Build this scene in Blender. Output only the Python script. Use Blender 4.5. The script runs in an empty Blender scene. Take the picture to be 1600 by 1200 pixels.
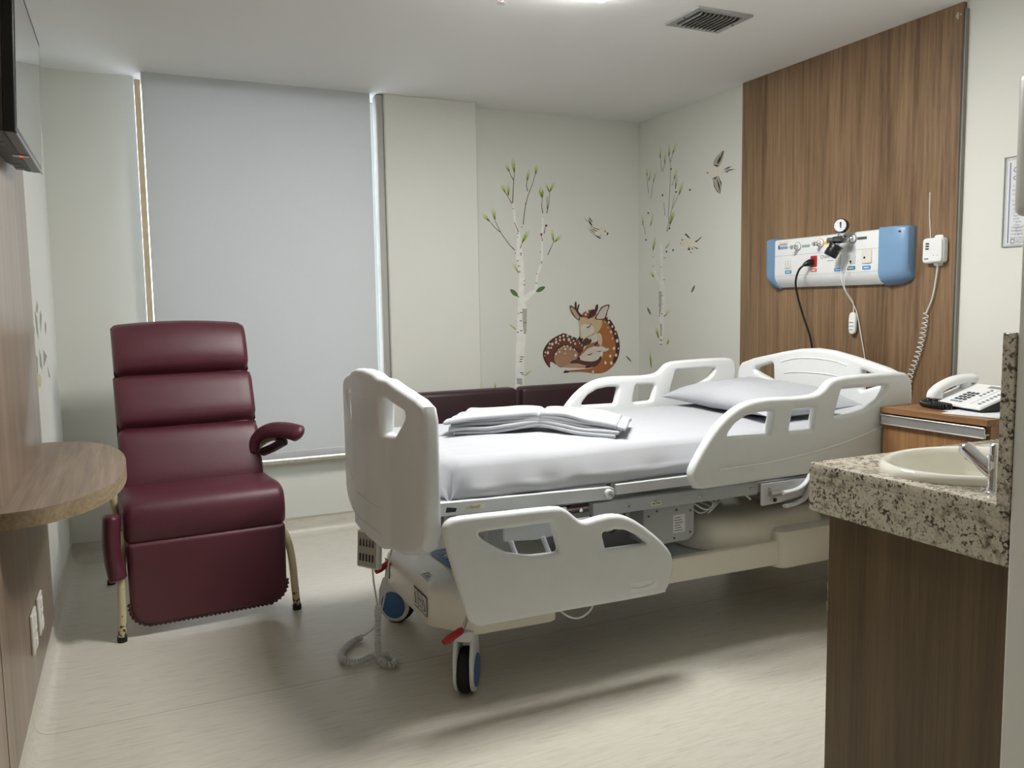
import bpy, bmesh, math, random
from mathutils import Vector, Matrix, noise
random.seed(7)
S = bpy.context.scene
COL = S.collection

# ------------------------------------------------------------------ camera
cam_d = bpy.data.cameras.new('camera'); cam = bpy.data.objects.new('camera', cam_d); COL.objects.link(cam)
cam_d.sensor_width = 36.0; cam_d.lens = 1289.0 / 1600.0 * 36.0; cam_d.clip_start = 0.02; cam_d.clip_end = 200
cam.matrix_world = Matrix(((0.90710145, 0.05440587, -0.41738107, 0.0),
                           (-0.42062603, 0.08061999, -0.90364493, 0.0),
                           (-0.01551433, 0.99525897, 0.09601504, 1.35), (0, 0, 0, 1)))
S.camera = cam
# ------------------------------------------------------------------ world, exposure
S.view_settings.view_transform = 'Standard'; S.view_settings.look = 'None'
S.view_settings.gamma = 1.0; S.view_settings.use_curve_mapping = False
S.view_settings.exposure = 0.0
W = bpy.data.worlds.new('daylight'); S.world = W; W.use_nodes = True
bg = W.node_tree.nodes['Background']; bg.inputs[0].default_value = (0.86, 0.93, 1.0, 1); bg.inputs[1].default_value = 6.0
PANEL_POWER = 51.0      # ceiling panel above the bed

# ------------------------------------------------------------------ materials
MATS = {}
def srgb(r, g, b):
    f = lambda c: (c/255/12.92) if c/255 <= .04045 else ((c/255+.055)/1.055)**2.4
    return (f(r), f(g), f(b), 1)
def mat(name, col, rough=.5, metal=0, spec=.5, coat=0, noise_amt=0, noise_scale=20, bump=0, bump_scale=200, emit=None, estr=0, trans=0, alpha=1, subsurf=0):
    if name in MATS: return MATS[name]
    m = bpy.data.materials.new(name); m.use_nodes = True; nt = m.node_tree; b = nt.nodes['Principled BSDF']
    b.inputs['Base Color'].default_value = col; b.inputs['Roughness'].default_value = rough
    b.inputs['Metallic'].default_value = metal; b.inputs['Specular IOR Level'].default_value = spec
    b.inputs['Coat Weight'].default_value = coat; b.inputs['Transmission Weight'].default_value = trans
    b.inputs['Alpha'].default_value = alpha
    if emit: b.inputs['Emission Color'].default_value = emit; b.inputs['Emission Strength'].default_value = estr
    tc = nt.nodes.new('ShaderNodeTexCoord')
    n = nt.nodes.new('ShaderNodeTexNoise'); n.inputs['Scale'].default_value = noise_scale; n.inputs['Detail'].default_value = 4
    nt.links.new(tc.outputs['Object'], n.inputs['Vector'])
    mx = nt.nodes.new('ShaderNodeMix'); mx.data_type = 'RGBA'
    a = noise_amt if noise_amt else .03
    mx.inputs[6].default_value = tuple(c*(1-a) for c in col[:3])+(1,); mx.inputs[7].default_value = tuple(min(1, c*(1+a)) for c in col[:3])+(1,)
    nt.links.new(n.outputs['Fac'], mx.inputs[0]); nt.links.new(mx.outputs[2], b.inputs['Base Color'])
    if bump:
        n2 = nt.nodes.new('ShaderNodeTexNoise'); n2.inputs['Scale'].default_value = bump_scale; n2.inputs['Detail'].default_value = 3
        nt.links.new(tc.outputs['Object'], n2.inputs['Vector'])
        bp = nt.nodes.new('ShaderNodeBump'); bp.inputs['Strength'].default_value = bump; bp.inputs['Distance'].default_value = .002
        nt.links.new(n2.outputs['Fac'], bp.inputs['Height']); nt.links.new(bp.outputs['Normal'], b.inputs['Normal'])
    MATS[name] = m; return m

def wood(name, cols, axis=2, fine=60, coarse=7, rough=.45, stretch=.035, bump=.05):
    """laminate: grain stretched along one axis"""
    m = bpy.data.materials.new(name); m.use_nodes = True; nt = m.node_tree; b = nt.nodes['Principled BSDF']; L = nt.links
    tc = nt.nodes.new('ShaderNodeTexCoord'); mp = nt.nodes.new('ShaderNodeMapping')
    sc = [1, 1, 1]; sc[axis] = stretch; mp.inputs['Scale'].default_value = sc
    L.new(tc.outputs['Object'], mp.inputs['Vector'])
    wv = nt.nodes.new('ShaderNodeTexNoise'); wv.inputs['Scale'].default_value = 2.2; L.new(mp.outputs[0], wv.inputs['Vector'])
    ad = nt.nodes.new('ShaderNodeVectorMath'); ad.operation = 'SCALE'; ad.inputs['Scale'].default_value = .12
    L.new(wv.outputs['Color'], ad.inputs[0])
    av = nt.nodes.new('ShaderNodeVectorMath'); av.operation = 'ADD'; L.new(mp.outputs[0], av.inputs[0]); L.new(ad.outputs[0], av.inputs[1])
    n1 = nt.nodes.new('ShaderNodeTexNoise'); n1.inputs['Scale'].default_value = coarse; n1.inputs['Detail'].default_value = 6; n1.inputs['Roughness'].default_value = .6
    n2 = nt.nodes.new('ShaderNodeTexNoise'); n2.inputs['Scale'].default_value = fine; n2.inputs['Detail'].default_value = 5; n2.inputs['Roughness'].default_value = .7
    L.new(av.outputs[0], n1.inputs['Vector']); L.new(av.outputs[0], n2.inputs['Vector'])
    mx = nt.nodes.new('ShaderNodeMix'); mx.data_type = 'FLOAT'; mx.inputs[0].default_value = .5
    L.new(n1.outputs['Fac'], mx.inputs[2]); L.new(n2.outputs['Fac'], mx.inputs[3])
    r = nt.nodes.new('ShaderNodeValToRGB'); el = r.color_ramp.elements
    el[0].position = .37; el[0].color = cols[0]; el[1].position = .64; el[1].color = cols[2]
    e = el.new(.5); e.color = cols[1]
    L.new(mx.outputs[0], r.inputs[0]); L.new(r.outputs[0], b.inputs['Base Color'])
    b.inputs['Roughness'].default_value = rough
    bp = nt.nodes.new('ShaderNodeBump'); bp.inputs['Strength'].default_value = bump; bp.inputs['Distance'].default_value = .001
    L.new(n2.outputs['Fac'], bp.inputs['Height']); L.new(bp.outputs['Normal'], b.inputs['Normal'])
    MATS[name] = m; return m

def granite(name):
    m = bpy.data.materials.new(name); m.use_nodes = True; nt = m.node_tree; b = nt.nodes['Principled BSDF']; L = nt.links
    tc = nt.nodes.new('ShaderNodeTexCoord')
    def nz(scale, detail=6, rough=.65):
        n = nt.nodes.new('ShaderNodeTexNoise'); n.inputs['Scale'].default_value = scale; n.inputs['Detail'].default_value = detail; n.inputs['Roughness'].default_value = rough
        L.new(tc.outputs['Object'], n.inputs['Vector']); return n
    def ramp(src, stops):
        r = nt.nodes.new('ShaderNodeValToRGB'); el = r.color_ramp.elements
        el[0].position, el[0].color = stops[0]; el[1].position, el[1].color = stops[-1]
        for p, c in stops[1:-1]: e = el.new(p); e.color = c
        L.new(src, r.inputs[0]); return r
    base = ramp(nz(38).outputs['Fac'], [(.33, srgb(122, 112, 98)), (.45, srgb(186, 178, 160)), (.56, srgb(208, 202, 186)), (.70, srgb(165, 152, 132))])
    v = nt.nodes.new('ShaderNodeTexNoise'); v.inputs['Scale'].default_value = 120; v.inputs['Detail'].default_value = 3; L.new(tc.outputs['Object'], v.inputs['Vector'])
    sm = nz(26, 4); ad = nt.nodes.new('ShaderNodeMath'); ad.operation = 'MULTIPLY'; L.new(v.outputs['Fac'], ad.inputs[0]); L.new(sm.outputs['Fac'], ad.inputs[1])
    spk = ramp(ad.outputs[0], [(.285, (0, 0, 0, 1)), (.345, (1, 1, 1, 1))])
    mx = nt.nodes.new('ShaderNodeMix'); mx.data_type = 'RGBA'; mx.inputs[7].default_value = srgb(66, 62, 56)
    L.new(spk.outputs[0], mx.inputs[0]); L.new(base.outputs[0], mx.inputs[6])
    v2 = nz(120, 2); sp2 = ramp(v2.outputs['Fac'], [(.57, (0, 0, 0, 1)), (.66, (1, 1, 1, 1))])
    mx2 = nt.nodes.new('ShaderNodeMix'); mx2.data_type = 'RGBA'; mx2.inputs[7].default_value = srgb(95, 85, 72)
    L.new(sp2.outputs[0], mx2.inputs[0]); L.new(mx.outputs[2], mx2.inputs[6]); L.new(mx2.outputs[2], b.inputs['Base Color'])
    b.inputs['Roughness'].default_value = .13
    MATS[name] = m; return m

def vinyl_floor(name):
    m = bpy.data.materials.new(name); m.use_nodes = True; nt = m.node_tree; b = nt.nodes['Principled BSDF']; L = nt.links
    tc = nt.nodes.new('ShaderNodeTexCoord'); mp = nt.nodes.new('ShaderNodeMapping'); mp.inputs['Scale'].default_value = (1.7, 15, 15)
    L.new(tc.outputs['Object'], mp.inputs['Vector'])
    n = nt.nodes.new('ShaderNodeTexNoise'); n.inputs['Scale'].default_value = 5; n.inputs['Detail'].default_value = 7; n.inputs['Roughness'].default_value = .68
    L.new(mp.outputs[0], n.inputs['Vector'])
    r = nt.nodes.new('ShaderNodeValToRGB'); el = r.color_ramp.elements
    el[0].position = .30; el[0].color = srgb(194, 190, 177); el[1].position = .62; el[1].color = srgb(218, 214, 201)
    e = el.new(.44); e.color = srgb(210, 206, 193)
    L.new(n.outputs['Fac'], r.inputs[0])
    # weld seam between two sheets of vinyl and a few scuffs
    sx = nt.nodes.new('ShaderNodeSeparateXYZ'); L.new(tc.outputs['Object'], sx.inputs[0])
    m1 = nt.nodes.new('ShaderNodeMath'); m1.operation = 'SUBTRACT'; L.new(sx.outputs[1], m1.inputs[0]); m1.inputs[1].default_value = 2.92
    m2 = nt.nodes.new('ShaderNodeMath'); m2.operation = 'ABSOLUTE'; L.new(m1.outputs[0], m2.inputs[0])
    m3 = nt.nodes.new('ShaderNodeMath'); m3.operation = 'LESS_THAN'; L.new(m2.outputs[0], m3.inputs[0]); m3.inputs[1].default_value = .0022
    m4 = nt.nodes.new('ShaderNodeMath'); m4.operation = 'MULTIPLY'; L.new(m3.outputs[0], m4.inputs[0]); m4.inputs[1].default_value = .45
    mx = nt.nodes.new('ShaderNodeMix'); mx.data_type = 'RGBA'; mx.inputs[7].default_value = srgb(110, 102, 92)
    L.new(m4.outputs[0], mx.inputs[0]); L.new(r.outputs[0], mx.inputs[6]); L.new(mx.outputs[2], b.inputs['Base Color'])
    b.inputs['Roughness'].default_value = .36; b.inputs['Specular IOR Level'].default_value = .4
    MATS[name] = m; return m

def leather(name, col):
    m = mat(name, col, rough=.44, noise_amt=.12, noise_scale=6, bump=.25, bump_scale=260, spec=.6); return m

def blind_mat(name):
    m = bpy.data.materials.new(name); m.use_nodes = True; nt = m.node_tree; nt.nodes.clear(); L = nt.links
    out = nt.nodes.new('ShaderNodeOutputMaterial'); d = nt.nodes.new('ShaderNodeBsdfDiffuse'); t = nt.nodes.new('ShaderNodeBsdfTranslucent')
    tc = nt.nodes.new('ShaderNodeTexCoord'); n = nt.nodes.new('ShaderNodeTexNoise'); n.inputs['Scale'].default_value = 320
    L.new(tc.outputs['Object'], n.inputs['Vector'])
    mc = nt.nodes.new('ShaderNodeMix'); mc.data_type = 'RGBA'; mc.inputs[6].default_value = srgb(196, 198, 199); mc.inputs[7].default_value = srgb(206, 208, 209)
    L.new(n.outputs['Fac'], mc.inputs[0]); L.new(mc.outputs[2], d.inputs[0]); t.inputs[0].default_value = (.84, .87, .89, 1)
    mx = nt.nodes.new('ShaderNodeMixShader'); mx.inputs[0].default_value = .062
    L.new(d.outputs[0], mx.inputs[1]); L.new(t.outputs[0], mx.inputs[2]); L.new(mx.outputs[0], out.inputs[0])
    MATS[name] = m; return m

def rusty_paint(name):
    m = mat(name, srgb(206, 196, 158), rough=.4)
    nt = m.node_tree; L = nt.links; b = nt.nodes['Principled BSDF']; tc = nt.nodes.new('ShaderNodeTexCoord')
    n = nt.nodes.new('ShaderNodeTexNoise'); n.inputs['Scale'].default_value = 70; n.inputs['Detail'].default_value = 3; L.new(tc.outputs['Object'], n.inputs['Vector'])
    sx = nt.nodes.new('ShaderNodeSeparateXYZ'); L.new(tc.outputs['Object'], sx.inputs[0])
    mr = nt.nodes.new('ShaderNodeMapRange'); mr.inputs[1].default_value = .02; mr.inputs[2].default_value = .13; mr.inputs[3].default_value = .16; mr.inputs[4].default_value = -.1
    L.new(sx.outputs[2], mr.inputs[0])
    a = nt.nodes.new('ShaderNodeMath'); L.new(n.outputs['Fac'], a.inputs[0]); L.new(mr.outputs[0], a.inputs[1])
    g = nt.nodes.new('ShaderNodeMath'); g.operation = 'GREATER_THAN'; g.inputs[1].default_value = .63; L.new(a.outputs[0], g.inputs[0])
    mx = nt.nodes.new('ShaderNodeMix'); mx.data_type = 'RGBA'; mx.inputs[6].default_value = srgb(206, 196, 158); mx.inputs[7].default_value = srgb(62, 48, 34)
    L.new(g.outputs[0], mx.inputs[0]); L.new(mx.outputs[2], b.inputs['Base Color']); return m

WALLP = mat('wall_paint', srgb(226, 227, 219), rough=.7, noise_amt=.015, noise_scale=3, bump=.12, bump_scale=420)
CEILP = mat('ceiling_paint', srgb(238, 238, 236), rough=.85, noise_amt=.015, noise_scale=2)
FLOOR = vinyl_floor('vinyl_floor')
COVE = FLOOR
WOODH = wood('warm_wood', (srgb(92, 70, 48), srgb(130, 103, 75), srgb(158, 131, 99)), 2, 55, 6)
WOODL = wood('grey_oak', (srgb(112, 95, 79), srgb(138, 119, 101), srgb(163, 144, 126)), 2, 70, 8, rough=.30)
WOODT = wood('grey_oak_top', (srgb(124, 107, 91), srgb(150, 132, 115), srgb(175, 158, 141)), 1, 60, 8)
WOODE = wood('oak_edge_band', (srgb(122, 105, 82), srgb(152, 134, 108), srgb(180, 162, 134)), 1, 90, 12, stretch=.05)
WOODV = wood('dark_laminate', (srgb(72, 57, 35), srgb(90, 72, 46), srgb(106, 86, 57)), 2, 70, 8)
WOODN = wood('nightstand_wood', (srgb(112, 78, 48), srgb(148, 108, 70), srgb(174, 134, 92)), 2, 60, 8)
WOODNT = wood('nightstand_top_wood', (srgb(112, 78, 48), srgb(143, 104, 68), srgb(168, 130, 90)), 1, 60, 8)
GRAN = granite('speckled_granite')
LEATH = leather('maroon_leather', srgb(90, 38, 51))
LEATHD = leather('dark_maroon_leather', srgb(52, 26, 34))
BEIGE = rusty_paint('cream_paint')
RUBB = mat('black_rubber', srgb(26, 26, 27), rough=.7)
BLK = mat('black_plastic', srgb(24, 25, 27), rough=.35)
WPL = mat('white_plastic', srgb(236, 238, 238), rough=.36)
WPG = mat('offwhite_plastic', srgb(228, 232, 232), rough=.36)
CRM = mat('cream_plastic', srgb(234, 231, 218), rough=.25)
GRYM = mat('grey_metal_paint', srgb(176, 180, 183), rough=.4)
LGRYM = mat('light_metal_paint', srgb(206, 209, 211), rough=.4)
DGRY = mat('dark_grey_metal', srgb(72, 74, 76), rough=.5)
STEEL = mat('steel', srgb(200, 200, 200), rough=.28, metal=1)
CHROME = mat('chrome', srgb(225, 226, 230), rough=.08, metal=1)
ALU = mat('brushed_aluminium', srgb(205, 205, 206), rough=.33, metal=.85)
BLUE = mat('blue_plastic', srgb(122, 158, 194), rough=.32)
BLUED = mat('blue_wheel_cap', srgb(62, 108, 162), rough=.4)
RED = mat('red_rubber', srgb(168, 28, 36), rough=.5)
REDP = mat('red_socket', srgb(176, 40, 32), rough=.4)
SHEET = mat('white_sheet', srgb(180, 182, 187), rough=.85, bump=.1, bump_scale=500)
CERAM = mat('white_ceramic', srgb(232, 230, 218), rough=.1, coat=.4)
GLASS = mat('window_glass', (1, 1, 1, 1), rough=0, trans=1)
ACRYL = mat('clear_acrylic', (.95, .97, .97, 1), rough=.05, trans=.0, alpha=.07)
BLIND = blind_mat('blind_fabric')
INK = mat('black_ink', srgb(40, 40, 44), rough=.7)
INKG = mat('grey_ink', srgb(110, 112, 116), rough=.7)
INKB = mat('blue_ink', srgb(62, 100, 142), rough=.7)
PAPER = mat('paper', srgb(228, 230, 234), rough=.8)
SCRN = mat('screen_glass', srgb(8, 9, 11), rough=.04, spec=.9, coat=1)
LED = mat('red_led', srgb(255, 60, 50), emit=srgb(255, 60, 50), estr=3)
PANELL = mat('panel_diffuser', (1, 1, 1, 1), emit=(1, .99, .965, 1), estr=PANEL_POWER)
STONE = mat('sill_stone', srgb(196, 188, 166), rough=.5, noise_amt=.35, noise_scale=60)
TANS = mat('tan_jamb', srgb(176, 156, 122), rough=.5, noise_amt=.1, noise_scale=30)
DISP = mat('dispenser_plastic', srgb(178, 177, 170), rough=.35)

# ------------------------------------------------------------------ object helpers
WO = {}
def tag(o, label=None, cat=None, group=None, kind=None):
    if label: o['label'] = label
    if cat: o['category'] = cat
    if group: o['group'] = group
    if kind: o['kind'] = kind
    return o
def thing(name, label, cat, loc, group=None):
    o = bpy.data.objects.new(name, None); COL.objects.link(o); o.location = loc; o.empty_display_size = .05
    WO[o.name] = Vector(loc); return tag(o, label, cat, group)
def link(name, me, m, parent=None, smooth=35):
    o = bpy.data.objects.new(name, me); COL.objects.link(o)
    if m is not None and not me.materials: me.materials.append(m)
    if smooth:
        for p in me.polygons: p.use_smooth = True
        me.set_sharp_from_angle(angle=math.radians(smooth))
    if parent:
        o.parent = parent; o.location = -WO.get(parent.name, Vector((0, 0, 0)))
        WO[o.name] = Vector((0, 0, 0))
    return o
def bev(o, w, seg=2, ang=40):
    b = o.modifiers.new('bevel', 'BEVEL'); b.width = w; b.segments = seg; b.limit_method = 'ANGLE'; b.angle_limit = math.radians(ang); b.harden_normals = False
    return o
class MB:
    def __init__(s): s.v = []; s.f = []
    def add(s, v, f):
        n = len(s.v); s.v += [tuple(p) for p in v]; s.f += [tuple(i+n for i in q) for q in f]; return s
    def box(s, x0, y0, z0, x1, y1, z1, M=None):
        v = [(x, y, z) for z in (z0, z1) for y in (y0, y1) for x in (x0, x1)]
        if M: v = [tuple(M @ Vector(p)) for p in v]
        return s.add(v, [(0, 2, 3, 1), (4, 5, 7, 6), (0, 1, 5, 4), (2, 6, 7, 3), (0, 4, 6, 2), (1, 3, 7, 5)])
    def prism(s, pts, fn, a, b):
        """outline pts (u,v), extruded from a to b; fn(u,v,w)->xyz"""
        n = len(pts); v = [fn(p[0], p[1], a) for p in pts]+[fn(p[0], p[1], b) for p in pts]
        return s.add(v, [tuple(range(n))[::-1], tuple(range(n, 2*n))]+[(i, (i+1) % n, n+(i+1) % n, n+i) for i in range(n)])
    def tube(s, pts, r, n=10, ry=None, up=None, caps=True):
        pts = [Vector(p) for p in pts]; k = len(pts); rs = r if isinstance(r, (list, tuple)) else [r]*k
        rys = ry if isinstance(ry, (list, tuple)) else ([ry]*k if ry else rs)
        t0 = (pts[1]-pts[0]).normalized(); u = Vector(up) if up else (Vector((0, 0, 1)) if abs(t0.z) < .9 else Vector((1, 0, 0)))
        base = len(s.v); vs = []; fs = []
        for i, p in enumerate(pts):
            t = (pts[min(i+1, k-1)]-pts[max(i-1, 0)]).normalized()
            a = u-t*u.dot(t)
            if a.length < 1e-6: a = t.orthogonal()
            a.normalize(); u = a; b = t.cross(a)
            for j in range(n):
                w = 2*math.pi*j/n; vs.append(p+b*math.cos(w)*rs[i]+a*math.sin(w)*rys[i])
        for i in range(k-1):
            for j in range(n): fs.append((i*n+j, i*n+(j+1) % n, (i+1)*n+(j+1) % n, (i+1)*n+j))
        if caps: fs += [tuple(range(n))[::-1], tuple((k-1)*n+j for j in range(n))]
        return s.add(vs, fs)
    def cyl(s, p0, p1, r, n=20, r1=None): return s.tube([p0, p1], [r, r if r1 is None else r1], n)
    def lathe(s, prof, c, ax=(0, 0, 1), n=28):
        """prof [(r, h)] along axis ax from c"""
        c = Vector(c); ax = Vector(ax).normalized(); a = ax.orthogonal().normalized(); b = ax.cross(a)
        vs = []; fs = []; k = len(prof)
        for r, h in prof:
            for j in range(n):
                w = 2*math.pi*j/n; vs.append(c+ax*h+(a*math.cos(w)+b*math.sin(w))*max(r, 1e-5))
        for i in range(k-1):
            for j in range(n): fs.append((i*n+j, i*n+(j+1) % n, (i+1)*n+(j+1) % n, (i+1)*n+j))
        if prof[0][0] > 1e-4: fs.append(tuple(range(n))[::-1])
        if prof[-1][0] > 1e-4: fs.append(tuple((k-1)*n+j for j in range(n)))
        return s.add(vs, fs)
    def grid(s, nu, nv, fn, wrap=False):
        vs = [fn(i/(nu-1), j/(nv-1)) for j in range(nv) for i in range(nu)]
        fs = [(j*nu+i, j*nu+i+1, (j+1)*nu+i+1, (j+1)*nu+i) for j in range(nv-1) for i in range(nu-1)]
        return s.add(vs, fs)
    def mesh(s, name, recalc=True, weld=0):
        me = bpy.data.meshes.new(name); me.from_pydata(s.v, [], s.f)
        if recalc or weld:
            bm = bmesh.new(); bm.from_mesh(me)
            if weld: bmesh.ops.remove_doubles(bm, verts=bm.verts, dist=weld)
            if recalc: bmesh.ops.recalc_face_normals(bm, faces=bm.faces)
            bm.to_mesh(me); bm.free()
        return me
    def build(s, name, m, parent=None, b=0, seg=2, smooth=35, weld=0):
        o = link(name, s.mesh(name, weld=weld), m, parent, smooth)
        if b: bev(o, b, seg)
        return o
def solo(o, label, cat, group=None, origin=None):
    """top-level single mesh: move its origin to its base"""
    me = o.data; xs = [v.co for v in me.vertices]
    c = Vector(origin) if origin else Vector((sum(v.x for v in xs)/len(xs), sum(v.y for v in xs)/len(xs), min(v.z for v in xs)))
    me.transform(Matrix.Translation(-c)); o.location = c; WO[o.name] = c; return tag(o, label, cat, group)
def struct(o): o['kind'] = 'structure'; return o
def rpoly(pts, r, n=5):
    """round the corners of a 2D outline; r is a number or a list"""
    out = []; k = len(pts)
    for i in range(k):
        p = Vector(pts[i]); a = Vector(pts[i-1])-p; b = Vector(pts[(i+1) % k])-p
        rr = r[i] if isinstance(r, (list, tuple)) else r
        la, lb = a.length, b.length; a.normalize(); b.normalize()
        ang = math.acos(max(-1, min(1, a.dot(b)))); d = min(rr/max(math.tan(ang/2), 1e-4), la*.48, lb*.48)
        if rr <= 0 or d < 1e-5 or ang > 3.05: out.append(tuple(p)); continue
        p0 = p+a*d; p1 = p+b*d
        for j in range(n+1):
            t = j/n; out.append(tuple(p0*(1-t)**2+p*2*t*(1-t)+p1*t*t))
    return out
def smoothloop(pts, n=4):
    """Catmull-Rom through a closed outline"""
    out = []; k = len(pts)
    for i in range(k):
        p0, p1, p2, p3 = [Vector(pts[(i+d) % k]) for d in (-1, 0, 1, 2)]
        for j in range(n):
            t = j/n; out.append(tuple(.5*((2*p1)+(-p0+p2)*t+(2*p0-5*p1+4*p2-p3)*t*t+(-p0+3*p1-3*p2+p3)*t**3)))
    return out
def smoothline(pts, n=6):
    pts = [Vector(p) for p in pts]; k = len(pts); out = []
    for i in range(k-1):
        p0, p1, p2, p3 = pts[max(i-1, 0)], pts[i], pts[i+1], pts[min(i+2, k-1)]
        for j in range(n):
            t = j/n; out.append(.5*((2*p1)+(-p0+p2)*t+(2*p0-5*p1+4*p2-p3)*t*t+(-p0+3*p1-3*p2+p3)*t**3))
    out.append(pts[-1]); return out
def plate(outer, holes, t, bevel, fn, res=2, cuts=None):
    """solid plate with holes and rounded edges; fn(u,v,w)->xyz, w in [-t/2, t/2]"""
    cu = bpy.data.curves.new('outline', 'CURVE'); cu.dimensions = '2D'; cu.fill_mode = 'BOTH'
    cu.extrude = max(t/2-bevel, 0); cu.bevel_depth = bevel; cu.bevel_resolution = res; cu.offset = -bevel
    for pts in [outer]+holes:
        sp = cu.splines.new('POLY'); sp.points.add(len(pts)-1); sp.use_cyclic_u = True
        for i, p in enumerate(pts): sp.points[i].co = (p[0], p[1], 0, 1)
    o = bpy.data.objects.new('outline', cu); COL.objects.link(o)
    dg = bpy.context.evaluated_depsgraph_get(); dg.update()
    me = bpy.data.meshes.new_from_object(o.evaluated_get(dg), depsgraph=dg)
    bpy.data.objects.remove(o); bpy.data.curves.remove(cu)
    bm = bmesh.new(); bm.from_mesh(me); bmesh.ops.remove_doubles(bm, verts=bm.verts, dist=1e-5)
    for ax, val in (cuts or []):
        co = (val, 0, 0) if ax == 0 else (0, val, 0); no = (1, 0, 0) if ax == 0 else (0, 1, 0)
        bmesh.ops.bisect_plane(bm, geom=bm.verts[:]+bm.edges[:]+bm.faces[:], plane_co=co, plane_no=no)
    for v in bm.verts: v.co = Vector(fn(*v.co))
    bmesh.ops.recalc_face_normals(bm, faces=bm.faces); bm.to_mesh(me); bm.free(); me.materials.clear()
    return me
def rbox(x0, y0, z0, x1, y1, z1, r, seg=3):
    bm = bmesh.new(); bmesh.ops.create_cube(bm, size=1)
    for v in bm.verts: v.co = Vector(((x0+x1)/2+v.co.x*(x1-x0), (y0+y1)/2+v.co.y*(y1-y0), (z0+z1)/2+v.co.z*(z1-z0)))
    bmesh.ops.bevel(bm, geom=bm.edges[:], offset=r, segments=seg, profile=.5, affect='EDGES')
    me = bpy.data.meshes.new('rounded'); bm.to_mesh(me); bm.free(); return me
def RB(name, a, b, r, m, parent=None, seg=3, smooth=50):
    return link(name, rbox(min(a[0], b[0]), min(a[1], b[1]), min(a[2], b[2]), max(a[0], b[0]), max(a[1], b[1]), max(a[2], b[2]), r, seg), m, parent, smooth)
def lettering(txt, size, origin, u, v, m, parent, name='lettering', sq=1.0):
    """flat print: origin = lower left, u = reading direction, v = up"""
    cu = bpy.data.curves.new('text', 'FONT'); cu.body = txt; cu.size = size; cu.resolution_u = 2; cu.fill_mode = 'FRONT'
    o = bpy.data.objects.new('text', cu); COL.objects.link(o)
    dg = bpy.context.evaluated_depsgraph_get(); dg.update()
    me = bpy.data.meshes.new_from_object(o.evaluated_get(dg), depsgraph=dg); bpy.data.objects.remove(o); bpy.data.curves.remove(cu)
    u = Vector(u).normalized(); v = Vector(v).normalized(); og = Vector(origin); me.materials.clear()
    for w in me.vertices: w.co = og+u*w.co.x*sq+v*w.co.y
    return link(name, me, m, parent, 0)
def coil(path, r, turns, rad, n=7, per=12):
    """helical cord about a smooth path"""
    P = smoothline(path, 16); L = [0]
    for a, b in zip(P, P[1:]): L.append(L[-1]+(b-a).length)
    N = turns*per; out = []; u = None; k = 0
    for i in range(N+1):
        d = L[-1]*i/N
        while k < len(P)-2 and L[k+1] < d: k += 1
        seg = P[k+1]-P[k]; t = seg.normalized(); p = P[k]+t*(d-L[k])
        if u is None: u = t.orthogonal().normalized()
        u = (u-t*u.dot(t)).normalized(); b = t.cross(u); w = 2*math.pi*i/per
        out.append(p+(u*math.cos(w)+b*math.sin(w))*rad)
    return MB().tube(out, r, n)

# ================================================================== SETTING
H = 2.585; XL, XR, YB, YF = -.35, 3.27, 4.93, -1.6
struct(MB().box(XL-.12, YF-.12, -.1, XR+.12, YB+.2, 0).build('floor', FLOOR, smooth=0))
struct(MB().box(XL-.12, YF-.12, H, XR+.12, YB+.2, H+.1).build('ceiling', CEILP, smooth=0))
struct(MB().box(XL-.12, YF-.12, 0, XL, YB+.15, H).build('wall_left', WALLP, smooth=0))
struct(MB().box(XR, YF-.12, 0, XR+.12, YB+.15, H).build('wall_right', WALLP, smooth=0))
struct(MB().box(XL, YF-.12, 0, XR, YF, H).build('wall_front', WALLP, smooth=0))
struct(MB().box(XL, YB, 0, .091, YB+.15, H).box(.091, YB, 0, 1.42, YB+.15, .44).box(1.42, YB, 0, XR, YB+.15, H).build('wall_back', WALLP, smooth=0))
struct(MB().box(1.42, 4.80, 0, 2.003, YB, H).build('wall_column', WALLP, b=.004))
struct(MB().box(1.69, 1.0, 0, XR, 1.125, H).build('wall_partition', WALLP, b=.003))

def cove(name, path, nrm):
    """vinyl flooring turned up the wall; path = wall line, nrm = inward direction per segment"""
    prof = [(.0, .10), (.004, .10), (.0045, .06), (.007, .038), (.014, .020), (.026, .009), (.042, .003), (.065, .0008), (.065, 0)]
    mb = MB()
    (x0, y0), (x1, y1) = path; nx, ny = nrm
    v = []
    for (x, y) in ((x0, y0), (x1, y1)):
        v += [(x+nx*d, y+ny*d, z) for d, z in prof]
    n = len(prof); mb.add(v, [(i, i+1, n+i+1, n+i) for i in range(n-1)])
    return struct(mb.build(name, COVE, smooth=60))
cove('baseboard_left', ((XL, -1.5), (XL, YB)), (1, 0))
cove('baseboard_back', ((XL, YB), (1.42, YB)), (0, -1))
cove('baseboard_column', ((1.42, 4.80), (2.003, 4.80)), (0, -1))
cove('baseboard_right', ((XR, 1.125), (XR, YB)), (-1, 0))
TRIM = mat('white_bead', srgb(206, 204, 192), rough=.5)
struct(MB().box(XL, YB-.008, .10, 1.42, YB, .108).build('trim_1', TRIM, smooth=0))
struct(MB().box(XL, -1.5, .10, XL+.008, YB, .108).build('trim_2', TRIM, smooth=0))
struct(MB().tube([(1.424, 4.801, .11), (1.424, 4.801, H)], .003, 8).build('trim_3', TRIM))
struct(MB().tube([(2.001, 4.801, .11), (2.001, 4.801, H)], .003, 8).build('trim_4', TRIM))

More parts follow.
